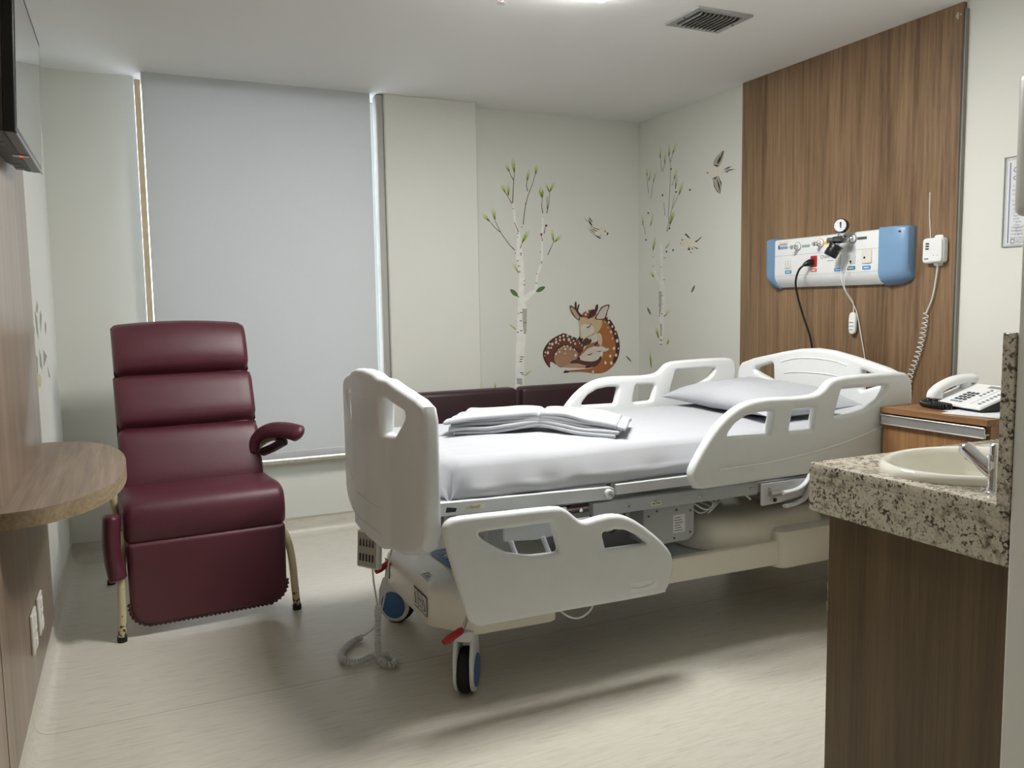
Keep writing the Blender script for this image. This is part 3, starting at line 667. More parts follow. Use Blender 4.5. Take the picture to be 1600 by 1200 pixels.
# base covers
def loft(name, rings, m, parent, bev_=.0, smooth=45):
    mb = MB(); n = len(rings[0]); vs = [p for r in rings for p in r]
    fs = [(k*n+i, k*n+(i+1) % n, (k+1)*n+(i+1) % n, (k+1)*n+i) for k in range(len(rings)-1) for i in range(n)]
    fs += [tuple(range(n))[::-1], tuple((len(rings)-1)*n+i for i in range(n))]
    mb.add(vs, fs); o = mb.build(name, m, parent, smooth=smooth)
    if bev_: bev(o, bev_, 3)
    return o
def plan(pts, r, n=5): return rpoly(pts, r, n)
def ring(pl, z, cx, cy, k=1.0, dz=None): return [(cx+(p[0]-cx)*k, cy+(p[1]-cy)*k, z+(dz(p[0], p[1]) if dz else 0)) for p in pl]
fp = plan([(.905, 2.70), (.905, 3.224), (1.025, 3.375), (1.34, 3.39), (1.34, 2.534), (1.025, 2.549)], [.05, .05, .06, .03, .03, .06], 6)
up = lambda x, y: .02*max(0, (x-.93))/.4
bf = loft('base_cover', [ring(fp, .213, 1.13, YC, .97), ring(fp, .222, 1.13, YC, .995), ring(fp, .30, 1.13, YC, 1.0), ring(fp, .338, 1.13, YC, .985), ring(fp, .350, 1.13, YC, .955), ring(fp, .356, 1.13, YC, .90, up), ring(fp, .362, 1.13, YC, .75, up)], CRM, bed, 0, 50)
bf['label'] = 'cream moulded base cover at the foot end'
hump = plan([(1.16, 2.70), (1.16, 3.224), (1.40, 3.30), (1.40, 2.62)], .04, 5)
loft('base_cover', [ring(hump, .36, 1.28, YC), ring(hump, .425, 1.28, YC, .94), ring(hump, .437, 1.28, YC, .88)], CRM, bed, 0, 50)
# sticker set on the foot cover
def decal_quad(name, c, u, v_, w, h, m, parent): 
    c, u, v_ = Vector(c), Vector(u).normalized(), Vector(v_).normalized(); nrm = u.cross(v_)
    mb = MB(); q = [c+u*a+v_*b for a, b in ((-w/2, -h/2), (w/2, -h/2), (w/2, h/2), (-w/2, h/2))]
    mb.add([p for p in q]+[p-nrm*.0008 for p in q], [(0, 1, 2, 3), (7, 6, 5, 4), (0, 4, 5, 1), (1, 5, 6, 2), (2, 6, 7, 3), (3, 7, 4, 0)])
    return mb.build(name, m, parent, smooth=0)
STK = mat('sticker_grey', srgb(200, 200, 196), rough=.5)
for (yc_, w_) in ((2.778, .145), (3.20, .06)):
    q = decal_quad('pictogram_sticker', (.9035, yc_, .285), (0, -1, 0), (0, 0, 1), w_, .074, INK, bf)
    nn = 3 if w_ > .1 else 1
    for k in range(nn):
        yk = yc_+w_/2-w_*(k+.5)/nn
        decal_quad('pictogram_field', (.9025, yk, .285), (0, -1, 0), (0, 0, 1), w_/nn-.006, .064, STK, q)
        MB().tube([(.9018, yk+.010, .302-.008*(k == 1)), (.9018, yk, .285+.006*(k == 1)), (.9018, yk-(.010 if k else -.004), .285-(.018 if k != 1 else -.002))], .0011, 5).build('pictogram_line', INK, q)
        MB().box(.9012, yk-.008, .264, .902, yk+.008, .267).build('print_line', INK, q, smooth=0)
q = decal_quad('rating_sticker', (.952, 2.815, .3600), (0, -1, 0), (1, 0, .10), .085, .045, STK, bf)
lettering('IPX6', .034, (.940, 2.855, .3605), (0, -1, 0), (1, 0, .10), INK, q, sq=.9)
q = decal_quad('blue_sticker', (1.085, 2.885, .3755), (0, -1, 0), (1, 0, .04), .36, .095, mat('sticker_blue', srgb(36, 104, 160), rough=.4), bf)
lettering('INMAR', .062, (1.062, 3.03, .3765), (0, -1, 0), (1, 0, .04), WPL, q, sq=1.2)
# side skirts and head cover
for s in (-1, 1):
    yy = YC+s*.418
    sk = rpoly([(1.28, .285), (2.36, .275), (2.36, .375), (1.28, .375)], [.01, .01, .02, .02])
    MB().prism(sk, lambda u, v_, w_: (u, w_, v_), yy-.02, yy+.02).build('side_skirt', CRM, bed, b=.008, seg=3)
hp = plan([(2.34, 2.50), (2.34, 3.424), (2.86, 3.424), (2.86, 2.50)], [.05, .05, .08, .08], 6)
bh = loft('base_cover', [ring(hp, .262, 2.6, YC, .98), ring(hp, .272, 2.6, YC, 1), ring(hp, .375, 2.6, YC, 1), ring(hp, .41, 2.6, YC, .97), ring(hp, .42, 2.6, YC, .90)], CRM, bed, 0, 50)
bh['label'] = 'cream moulded base cover at the head end'
hu = plan([(1.99, 2.555), (1.99, 3.37), (2.66, 3.37), (2.66, 2.555)], [.16, .16, .05, .05], 6)
loft('base_hump', [ring(hu, .365, 2.33, YC, 1), ring(hu, .40, 2.33, YC, .99), ring(hu, .455, 2.33, YC, .94), ring(hu, .478, 2.33, YC, .88)], CRM, bed, 0, 50)
tr_ = plan([(1.30, 2.56), (1.30, 3.364), (2.40, 3.364), (2.40, 2.56)], .02, 3)
loft('base_tray', [ring(tr_, .30, 1.85, YC), ring(tr_, .345, 1.85, YC), ring(tr_, .362, 1.85, YC, .97)], GRYM, bed, 0, 50)
# castors
def castor(x, y, ang):
    c = Vector((x, y, .080)); ax = Vector((math.cos(ang), math.sin(ang), 0)); r = .076
    t = MB().lathe([(.05, -.021), (.070, -.021), (.078, -.014), (.080, 0), (.078, .014), (.070, .021), (.05, .021)], c, ax, 36).build('castor_tyre', RUBB, bed, smooth=60)
    fk = ax.cross(Vector((0, 0, 1)))
    cap = [(math.cos(a)*.074, math.sin(a)*.074) for a in [math.pi*(1+k/14) for k in range(15)]]+[(.070, .06), (.050, .112), (.034, .126), (-.034, .126), (-.050, .112), (-.070, .06)]
    for s in (-1, 1):
        me = plate(cap, [], .014, .005, lambda u, v_, w_: tuple(c+fk*u+Vector((0, 0, v_))+ax*(s*.029+w_)), 2)
        link('wheel_guard', me, WPG, t, 50)
        MB().lathe([(.058, .036), (.056, .040), (.03, .0415), (0, .042)], c, ax*s, 32).build('wheel_cap', BLUED, t, smooth=60)
    mbh = MB().prism([(-.040, .112), (.040, .112), (.036, .150), (-.036, .150)], lambda u, v_, w_: tuple(c+fk*u+Vector((0, 0, v_))+ax*w_), -.035, .035)
    mbh.build('wheel_bridge', WPG, t, b=.004)
castor(1.008, 2.600, math.radians(-32)); castor(.985, 3.345, math.radians(222)); castor(2.80, 2.64, math.radians(-50)); castor(2.80, 3.29, math.radians(20))
# brake pedals
for pts in (((.992, 2.515, .325), (.958, 2.50, .268), (.900, 2.483, .252)), ((.955, 3.17, .365), (.902, 3.16, .320), (.858, 3.15, .302))):
    a, b, c_ = [Vector(p) for p in pts]
    p = MB().tube([a, b, b.lerp(c_, .45)], .0075, 10, ry=.005).build('pedal_arm', STEEL, bed)
    e = c_+(c_-b).normalized()*.02
    MB().tube([b, b.lerp(c_, .15), c_, e], [.010, .0125, .0135, .009], 12).build('pedal_grip', RED, p, smooth=60)
MB().lathe([(.045, 0), (.045, .03), (.035, .04)], (.835, 2.93, .515), (0, 0, -1), 20).build('buffer', WPG, bed)

# mattress under a fitted sheet
mx0, mx1, my0, my1, mz0, mz1 = .905, 2.935, 2.50, 3.44, .706, .838
def matt():
    bm = bmesh.new(); NX, NY = 110, 56; T = mz1-mz0; r = .072
    prof = []                                # ring around the cross-section: inset, height
    grid = {}
    def pt(x, y, z): return Vector((x, y, z))
    top = MB()
    def f(a, b):
        x = mx0+a*(mx1-mx0); y = my0+b*(my1-my0)
        dx = min(x-mx0, mx1-x); dy = min(y-my0, my1-y)
        z = mz1
        for d in (dx, dy):
            if d < r: z -= r-math.sqrt(max(0, r*r-(r-d)**2))
        n1 = noise.noise(Vector((x*2.2, y*5, 0)))*.004+noise.noise(Vector((x*7, y*16, 3)))*.0018
        # pulled creases running along the bed near the near edge
        n1 += .0035*math.sin((y-2.5)*70+x*9+3*noise.noise(Vector((x*2, y*3, 9))))*math.exp(-((y-2.6)/.10)**2)*(.4+.6*abs(noise.noise(Vector((x*3, 0, 5)))))
        return (x, y, z+n1)
    top.grid(NX, NY, f)
    n0 = len(top.v)
    # side skirt following the border
    bd = [j for j in range(NX)]+[k*NX+NX-1 for k in range(1, NY)]+[(NY-1)*NX+j for j in range(NX-2, -1, -1)]+[k*NX for k in range(NY-2, 0, -1)]
    m = len(bd); rows = [bd]
    for k in range(1, 7):
        t = k/6; row = []
        for q, i in enumerate(bd):
            x, y, z = top.v[i]; bulge = .012*math.sin(math.pi*t)
            ox = (-1 if x < mx0+1e-4 else 1 if x > mx1-1e-4 else 0); oy = (-1 if y < my0+1e-4 else 1 if y > my1-1e-4 else 0)
            w = noise.noise(Vector((x*6, y*6, t*1.5)))*.008+.007*math.sin(x*38+4*noise.noise(Vector((x*3, y*2, 1))))*math.sin(math.pi*t)*(.7 if x < 1.25 else .35)
            zz = z*(1-t)+(mz0+.004*noise.noise(Vector((x*8, y*8, 2))))*t
            top.v.append((x+ox*(bulge+w), y+oy*(bulge+w), zz)); row.append(len(top.v)-1)
        rows.append(row)
    for a_, b_ in zip(rows, rows[1:]):
        for q in range(m): top.f.append((a_[q], a_[(q+1) % m], b_[(q+1) % m], b_[q]))
    top.f.append(tuple(rows[-1]))
    RC = .11                                  # rounded corners in plan
    for i, (x, y, z) in enumerate(top.v):
        sx = -1 if x < mx0+RC else (1 if x > mx1-RC else 0); sy = -1 if y < my0+RC else (1 if y > my1-RC else 0)
        if sx and sy:
            cx_ = mx0+RC if sx < 0 else mx1-RC; cy_ = my0+RC if sy < 0 else my1-RC
            u, v_ = (x-cx_)/RC, (y-cy_)/RC; m_ = max(abs(u), abs(v_)); l_ = math.hypot(u, v_)
            if l_ > 1e-6: top.v[i] = (cx_+u*RC*(m_/l_), cy_+v_*RC*(m_/l_), z)
    bm.free(); return top
solo(matt().build('mattress', SHEET, None, smooth=70), 'mattress under a fitted white sheet on the hospital bed', 'mattress', origin=(1.9, YC, .706))

# pillow
def pillow():
    mb = MB(); N = 44; c = Vector((2.645, 3.02, .838)); lx, ly = .255, .42
    def surf(sg):
        def f(a, b):
            u, v_ = 2*a-1, 2*b-1
            pin = 1-.09*(1-abs(u)**2.0)*(abs(v_)**3)-0; pin2 = 1-.10*(1-abs(v_)**2)*(abs(u)**3)
            x = u*lx*pin2; y = v_*ly*pin
            e = max(0, (1-abs(u)**2.6)*(1-abs(v_)**2.6))**.55
            n = noise.noise(Vector((u*2.2, v_*3.2, sg)))*.016*e+noise.noise(Vector((u*6, v_*9, sg)))*.005*e
            z = .052+(.082*e+n)*(1 if sg > 0 else -.62)-.015*abs(v_)**3+.018*max(0, u)
            rot = Matrix.Rotation(math.radians(-4), 3, 'Z') @ Vector((x, y, max(z, .006)))
            return tuple(c+rot)
        return f
    mb.grid(N, N, surf(1)); mb.grid(N, N, surf(-1)); return mb
pl = solo(pillow().build('pillow', SHEET, None, smooth=80, weld=.0012), 'plump white pillow at the head of the hospital bed', 'pillow')
seam = []
def pseam(t):
    return t

# folded linen lying in a bow shape
lin = thing('folded_linen', 'white linen bundle folded into a bow on the middle of the bed', 'linen', (1.50, 3.0, .84))
c0 = Vector((1.515, 2.99)); ud = Vector((.80, -.60)).normalized(); vd = Vector((.60, .80))
def fold_layer(k, K):
    mb = MB(); rnd = random.Random(k+3); NU, NV = 61, 15; tk = .0165
    jl = rnd.uniform(-.028, .02); jv = [rnd.uniform(-.03, .018) for _ in range(2)]; ph_ = rnd.uniform(0, 6)
    def f(a, b, up=0):
        u = 2*a-1; au = abs(u); s_ = u*(.335+jl+.012*(k % 2)); side = 0 if u < 0 else 1
        front = -.075-.135*au**.85*(1-.05*k*(1-au))+jv[side]*au-.03*k/K*au**3*(1-side)
        back = .085-.02*math.exp(-(u/.10)**2)+jv[1-side]*au*.6
        v_ = front+(back-front)*b
        g = math.exp(-(u/.10)**2); slit = math.exp(-(u/.022)**2)
        sm_ = min(1, au/.62); sm_ = sm_*sm_*(3-2*sm_); zc = .860+.0125*k; ze = .841+tk*k*(1-.30*au**2.2*(.5+.9*side))
        z = zc+(ze-zc)*sm_+.003*math.sin(math.pi*min(1, au*1.15))*(k/K)-.010*(k/K)*slit
        z += .004*noise.noise(Vector((u*3+ph_, b*3, k)))*(k > 0)+.004*math.sin(u*7+b*9+ph_)*(k > 0)*au
        if b < .12 and k > 1: z -= .006*(.12-b)/.12*(k/K)
        p = c0+ud*s_+vd*v_
        return (p.x, p.y, max(z, .8405+.0012*k)+up)
    mb.grid(NU, NV, lambda a, b: f(a, b, .0150)); mb.grid(NU, NV, lambda a, b: f(a, b, 0))
    n = NU*NV; bd = [i for i in range(NU)]+[j*NU+NU-1 for j in range(1, NV)]+[(NV-1)*NU+i for i in range(NU-2, -1, -1)]+[j*NU for j in range(NV-2, 0, -1)]
    m = len(bd)
    for q in range(m): mb.f.append((bd[q], bd[(q+1) % m], n+bd[(q+1) % m], n+bd[q]))
    return mb
for k in range(5): bev(fold_layer(k, 4).build('fold', SHEET, lin, smooth=75), .0062, 4, 60)

# hand control hanging below the footboard with its coiled cord
hc = thing('bed_remote', 'white hand control hanging from the footboard on a coiled cord', 'remote', (.80, 3.02, .01))
RM = Matrix.Translation((.790, 3.035, .425)) @ Matrix.Rotation(math.radians(32), 4, 'Z') @ Matrix.Rotation(math.radians(4), 4, 'Y')
body = rbox(-.014, -.055, -.072, .014, .055, .072, .008, 3); body.transform(RM); rb_ = link('body', body, WPG, hc, 50)
fc = rbox(-.0165, -.047, -.064, -.013, .047, .064, .0012, 1); fc.transform(RM); link('keypad', fc, mat('keypad_grey', srgb(176, 174, 164), rough=.5), hc, 50)
for r_ in range(2):
    for c_ in range(5):
        b_ = MB().prism([(-.004, -.014), (.004, -.014), (.0015, .014), (-.0015, .014)] if r_ == 0 else [(-.0038, -.014), (.0038, -.014), (.0038, .014), (-.0038, .014)],
                        lambda u, v_, w_: tuple(RM @ Vector((w_, (c_-2)*.016+u, (.027 if r_ == 0 else -.03)+v_))), -.0180, -.0160)
        b_.build('button', INK, hc, smooth=0)
MB().tube([(.803, 3.035, .50), (.822, 3.02, .52)], .006, 8).build('hook', GRYM, hc)
cab = smoothline([(.797, 3.03, .362), (.800, 3.03, .30), (.806, 3.025, .24), (.812, 3.03, .20)], 5)
MB().tube(cab, .0035, 8).build('cord', WPG, hc)
coil([(.812, 3.03, .20), (.812, 3.035, .11), (.808, 3.03, .05), (.796, 2.95, .016), (.81, 2.895, .016), (.845, 2.91, .016), (.842, 2.975, .018), (.79, 3.0, .018), (.72, 2.975, .016), (.675, 3.0, .016), (.672, 3.06, .016), (.70, 3.12, .016), (.745, 3.17, .016), (.79, 3.20, .016)], .0030, 84, .0105, 6, 10).build('coiled_cord', WPG, hc, smooth=60)
MB().tube(smoothline([(.79, 3.20, .016), (.83, 3.12, .09), (.85, 3.06, .22), (.862, 3.03, .36), (.90, 3.05, .47)], 6), .0035, 8).build('cord', WPG, hc)

# ================================================================== SOFA
so = thing('sofa', 'low dark maroon sofa behind the bed along the back wall', 'sofa', (2.22, 4.6, 0))
for (a, b) in ((1.50, 2.196), (2.224, 2.93)):
    RB('back_cushion', (a, 4.665, .40), (b, 4.785, .828), .03, LEATHD, so, 4)
    RB('seat_cushion', (a, 4.10, .28), (b, 4.665, .42), .03, LEATHD, so, 4)
RB('base', (1.50, 4.12, .05), (2.93, 4.78, .28), .01, LEATHD, so)
for x in (1.56, 2.87):
    for y in (4.18, 4.72): MB().cyl((x, y, 0), (x, y, .06), .02, 12).build('leg', BLK, so)

# ================================================================== HEADWALL SERVICE UNIT
PX = 3.25
mu = thing('bedhead_unit', 'white bedhead service panel with blue end caps on the wood panel', 'medical panel', (3.22, 3.10, 1.40))
def uprof(z0, z1, d, back=PX):
    """front profile (x,z): flat face, rounded lower edge"""
    return [(back, z1), (back-d+.012, z1), (back-d+.003, z1-.004), (back-d, z1-.012), (back-d, z0+.062), (back-d+.006, z0+.040), (back-d+.022, z0+.018), (back-.02, z0), (back, z0)]
Y0, Y1 = 2.655, 3.565; C0, C1 = 2.795, 3.487
MB().prism(uprof(1.418, 1.672, .062), lambda u, v_, w_: (u, w_, v_), C0-.005, C1+.005).build('body', WPL, mu, smooth=40)
def endcap(ya, yb, sgn):
    rings = []; N = 8
    for k in range(N+1):
        t = k/N; e = math.sin(t*math.pi/2); y = ya+(yb-ya)*e*1.0; s = 1-.0*(t); d = .075*(1-.40*(1-math.cos(t*math.pi/2)))
        ins = .040*(1-math.cos(t*math.pi/2))
        rings.append([(u, y, v_) for u, v_ in uprof(1.412+ins, 1.680-ins*.12, d)])
    mb = MB(); n = len(rings[0]); mb.add([p for r in rings for p in r], [(k*n+i, k*n+(i+1) % n, (k+1)*n+(i+1) % n, (k+1)*n+i) for k in range(N) for i in range(n)]+[tuple(range(n)), tuple(N*n+i for i in range(n))])
    return mb.build('end_cap', BLUE, mu, smooth=45)
endcap(C0, Y0, -1); endcap(C1, Y1, 1)
FX = PX-.0622
SEAM = mat('seam_grey', srgb(150, 152, 154), rough=.6)
MB().box(FX-.0004, C0, 1.5848, FX+.0005, C1, 1.5860).build('seam', SEAM, mu, smooth=0)
MB().box(FX-.0004, C0, 1.4790, FX+.0005, C1, 1.4800).build('seam', SEAM, mu, smooth=0)
BLAB = mat('blue_label', srgb(70, 142, 204), rough=.5)
def blabel(y, z, w=.040, m=BLAB, txt=True):
    o = link('label_strip', plate(rpoly([(-w/2, -.009), (w/2, -.009), (w/2, .009), (-w/2, .009)], .004, 3), [], .0016, .0004, lambda u, v_, w_: (FX-.0008-w_, y-u, z+v_)), m, mu, 0)
    if txt: MB().box(FX-.0022, y-w*.32, z-.0022, FX-.0018, y+w*.32, z+.0022).build('print_line', WPL, o, smooth=0)
    return o
SOCK = mat('ivory_socket', srgb(232, 230, 206), rough=.4)
def duplex(y, z, m=SOCK):
    o = RB('socket', (FX-.006, y-.021, z-.028), (FX+.002, y+.021, z+.028), .003, m, mu)
    for dy in (-.010, .010):
        RB('socket_insert', (FX-.0085, y+dy-.008, z-.022), (FX-.005, y+dy+.008, z+.022), .002, WPL if m is SOCK else m, o)
        for dz in (-.010, .0, .010): MB().lathe([(.0018, 0), (.0018, .0006)], (FX-.0085, y+dy, z+dz), (-1, 0, 0), 6).build('pin_hole', BLK, o)
duplex(3.388, 1.545); blabel(3.385, 1.498, .046)
duplex(3.205, 1.545, REDP); blabel(3.205, 1.500, .040, mat('red_label', srgb(206, 110, 98), rough=.5))
duplex(3.045, 1.540); blabel(3.045, 1.496, .050)
blabel(2.965, 1.500, .05, mat('teal_label', srgb(60, 112, 132), rough=.5))
nc = RB('nurse_call_jack', (FX-.004, 2.940, 1.520), (FX+.002, 2.990, 1.605), .002, mat('jack_plate', srgb(206, 208, 206), rough=.3), mu)
MB().lathe([(.006, 0), (.006, .003)], (FX-.004, 2.965, 1.530), (-1, 0, 0), 12).build('jack_hole', BLK, nc)
sw = RB('switch_plate', (FX-.007, 2.842, 1.518), (FX+.002, 2.898, 1.582), .003, OUTL, mu)
MB().lathe([(.0055, 0), (.0055, .001)], (FX-.007, 2.880, 1.545), (-1, 0, 0), 12).build('jack_hole', BLK, sw)
blabel(2.872, 1.498, .048)
lettering('CNARTAL', .024, (FX-.001, 3.162, 1.556), (0, -1, 0), (0, 0, 1), INKG, mu, sq=.95)
MB().box(FX-.0008, 3.075, 1.541, FX+.0004, 3.115, 1.5445).build('print_line', SEAM, mu, smooth=0)
st = decal_quad('voltage_sticker', (FX-.0008, 3.425, 1.640), (0, -1, 0), (0, 0, 1), .070, .040, mat('sticker_pale', srgb(222, 220, 220), rough=.5), mu)
decal_quad('sticker_band', (FX-.0018, 3.425, 1.627), (0, -1, 0), (0, 0, 1), .066, .013, mat('sticker_band_blue', srgb(120, 166, 204), rough=.5), st)
MB().box(FX-.0022, 3.398, 1.641, FX-.0016, 3.448, 1.649).build('print_line', mat('orange_ink', srgb(206, 158, 136), rough=.6), st, smooth=0)
decal_quad('sticker_icon', (FX-.0022, 3.456, 1.632), (0, -1, 0), (0, 0, 1), .011, .020, INKB, st)
decal_quad('cap_badge', (PX-.066, 2.695, 1.652), (0, -1, 0), (0, 0, 1), .022, .008, INK, mu)
# gas outlets
def gas(y, z, ring_m, lab_m):
    o = MB().lathe([(.022, 0), (.022, .005), (.017, .009)], (FX, y, z), (-1, 0, 0), 24).build('gas_outlet', WPL, mu)
    MB().lathe([(.0215, .004), (.0225, .0055), (.0215, .007), (.019, .007)], (FX, y, z), (-1, 0, 0), 24).build('colour_ring', ring_m, o)
    MB().lathe([(.012, .008), (.012, .024), (.009, .026), (.009, .038), (.011, .040), (.011, .050), (.006, .051), (.006, .058)], (FX, y, z), (-1, 0, -.12), 16).build('valve_body', CHROME, o, smooth=50)
    decal_quad('gas_label', (FX-.0008, y-.052, z-.002), (0, -1, 0), (0, 0, 1), .056, .013, lab_m, o)
gas(3.315, 1.628, mat('green_ring', srgb(120, 150, 140), rough=.4), mat('green_label', srgb(150, 176, 166), rough=.5))
gas(3.160, 1.634, mat('yellow_ring', srgb(214, 160, 60), rough=.4), mat('yellow_label', srgb(232, 190, 52), rough=.5))
gas(2.955, 1.640, mat('black_ring', srgb(70, 74, 76), rough=.4), mat('grey_label', srgb(82, 90, 92), rough=.5))

# vacuum regulator plugged into the right-hand outlet
vr = thing('vacuum_regulator', 'chrome vacuum regulator with round gauge and black knob on the bedhead unit', 'regulator', (3.12, 2.98, 1.56))
RX = FX-.058
MB().cyl((RX+.012, 2.957, 1.638), (RX-.002, 2.957, 1.637), .018, 16).build('coupling', STEEL, vr, b=.002)
RB('valve_block', (RX-.024, 2.938, 1.618), (RX+.002, 3.012, 1.652), .008, mat('dark_chrome', srgb(120, 122, 124), rough=.25, metal=1), vr)
MB().cyl((RX-.011, 3.012, 1.636), (RX-.011, 3.045, 1.636), .015, 6).build('hex_nut', STEEL, vr, b=.001)
MB().tube([(RX-.011, 2.978, 1.645), (RX-.012, 2.976, 1.665), (RX-.012, 2.974, 1.680)], .008, 12).build('gauge_stem', CHROME, vr)
gd = Vector((-.93, -.36, .06)).normalized(); gc = Vector((RX-.002, 2.972, 1.700))
g = MB().lathe([(.031, -.012), (.034, -.006), (.034, .014), (.031, .018), (.0295, .018)], gc, gd, 32).build('gauge_case', BLK, vr)
MB().lathe([(.0295, .0181), (.0293, .0187), (0, .0187)], gc, gd, 32).build('gauge_dial', PAPER, g)
ga = gd.orthogonal().normalized(); gb = gd.cross(ga)
MB().tube([gc+gd*.0200-Vector((0, .004, .012)), gc+gd*.0200+Vector((0, -.002, .016))], [.002, .0035], 6).build('gauge_needle', INK, g)
for k in range(9):
    a_ = math.radians(-220+k*32); zz = Vector((0, 0, 1)); rr_ = gd.cross(zz).normalized(); uu = rr_.cross(gd)
    p = gc+gd*.0195+(rr_*math.cos(a_)+uu*math.sin(a_))*.024
    MB().tube([p, p+(rr_*math.cos(a_)+uu*math.sin(a_))*.004], .0007, 4).build('gauge_tick', INK, g)
MB().tube([(RX-.011, 2.982, 1.622), (RX-.018, 2.992, 1.600)], .011, 12).build('lower_stem', CHROME, vr)
kd = Vector((-.35, .35, -.87)).normalized()
kb = MB().lathe([(.020, 0), (.030, .004), (.031, .018), (.0285, .020), (.0285, .026), (.031, .028), (.0315, .056), (.028, .062), (0, .062)], (RX-.016, 2.988, 1.612), kd, 24).build('control_knob', BLK, vr, smooth=50)
MB().lathe([(.0255, .0), (.036, .003), (.036, .007), (.0255, .008)], (RX-.016, 2.988, 1.612), kd, 24).build('knob_flange', BLK, vr)

# black power plug with its cable
pc = thing('power_cable', 'black power cable plugged into the red socket of the bedhead unit', 'cable', (3.16, 3.25, 1.05))
MB().tube([(FX-.004, 3.212, 1.540), (FX-.022, 3.216, 1.538), (FX-.040, 3.224, 1.531), (FX-.048, 3.230, 1.525)], [.019, .018, .012, .007], 12).build('plug', BLK, pc, smooth=60)
MB().tube(smoothline([(FX-.046, 3.229, 1.526), (FX-.060, 3.248, 1.500), (FX-.060, 3.268, 1.44), (FX-.040, 3.270, 1.36), (FX-.010, 3.255, 1.25), (FX+.020, 3.240, 1.15), (FX+.03, 3.23, 1.02), (FX-.02, 3.22, .80), (3.12, 3.2, .60)], 8), .0055, 8).build('cable', BLK, pc)

# nurse call pendant hanging from the unit
np_ = thing('nurse_call_pendant', 'small white ribbed call pendant hanging below the bedhead unit', 'call button', (3.235, 2.985, 1.18))
MB().tube(smoothline([(FX-.012, 2.965, 1.530), (FX-.03, 2.973, 1.47), (FX-.015, 2.985, 1.40), (3.232, 2.99, 1.34), (3.234, 2.987, 1.285)], 7), .0022, 6).build('cord', WPL, np_)
link('body', plate(smoothloop([(0, -.055), (.017, -.047), (.021, -.02), (.021, .025), (.014, .048), (0, .054), (-.014, .048), (-.021, .025), (-.021, -.02), (-.017, -.047)], 3), [], .020, .008, lambda u, v_, w_: (3.232-w_, 2.987-u, 1.232+v_), 3), WPL, np_, 60)
for k in range(3): MB().tube([(3.221, 2.987+.013, 1.238-.018*k), (3.219, 2.987, 1.241-.018*k), (3.221, 2.987-.013, 1.238-.018*k)], .004, 8).build('button_rib', WPG, np_, smooth=60)
ct = thing('lamp_cord', 'thin white cord running from the bedhead unit down behind the headboard', 'cord', (3.23, 2.93, 1.0))
MB().tube(smoothline([(FX-.006, 3.015, 1.600), (FX-.02, 3.008, 1.50), (FX-.012, 2.998, 1.41), (3.236, 2.975, 1.30), (3.238, 2.94, 1.17), (3.24, 2.915, 1.05), (3.242, 2.91, .9)], 7), .0022, 6).build('cord', WPL, ct)

# wall call box with coiled lead
cb = thing('call_box', 'white wall call box with a coiled lead beside the bedhead unit', 'call box', (3.24, 2.56, 1.50))
link('body', plate(rpoly([(-.053, -.055), (.053, -.055), (.053, .055), (-.053, .055)], .018, 5), [], .036, .009, lambda u, v_, w_: (3.232-w_, 2.541-u, 1.557+v_), 3), WPL, cb, 50)
link('lug_plate', plate(rpoly([(-.022, -.068), (.022, -.068), (.022, .068), (-.022, .068)], .012, 4), [], .008, .002, lambda u, v_, w_: (3.245-w_, 2.533-u, 1.557+v_), 2), WPL, cb, 50)
link('front_bridge', plate(rpoly([(-.004, -.050), (.050, -.050), (.050, .050), (-.004, .050)], .014, 4), [], .010, .003, lambda u, v_, w_: (3.212-w_, 2.541-u, 1.557+v_), 2), WPL, cb, 50)
for k in range(3): MB().box(3.2120, 2.559, 1.562+.011*k, 3.2136, 2.575, 1.568+.011*k).build('status_slot', INK, cb, smooth=0)
for k in range(2): MB().lathe([(.002, 0), (.002, .0006)], (3.207, 2.531-.022*k, 1.535), (-1, 0, 0), 6).build('pin_hole', INKG, cb)
MB().box(3.2124, 2.560, 1.520, 3.2136, 2.580, 1.5235).build('print_line', INK, cb, smooth=0)
MB().tube([(3.247, 2.577, 1.605), (3.247, 2.587, 1.72), (3.248, 2.590, 1.815)], .0022, 6).build('wire', WPG, cb)
MB().tube(smoothline([(3.235, 2.531, 1.497), (3.235, 2.531, 1.47), (3.238, 2.550, 1.36), (3.238, 2.580, 1.285)], 6), .0032, 6).build('lead', WPG, cb)
coil([(3.238, 2.580, 1.285), (3.236, 2.590, 1.20), (3.236, 2.615, 1.10), (3.236, 2.652, 1.00), (3.238, 2.66, .92)], .0026, 17, .011, 6, 12).build('coiled_lead', WPG, cb, smooth=60)

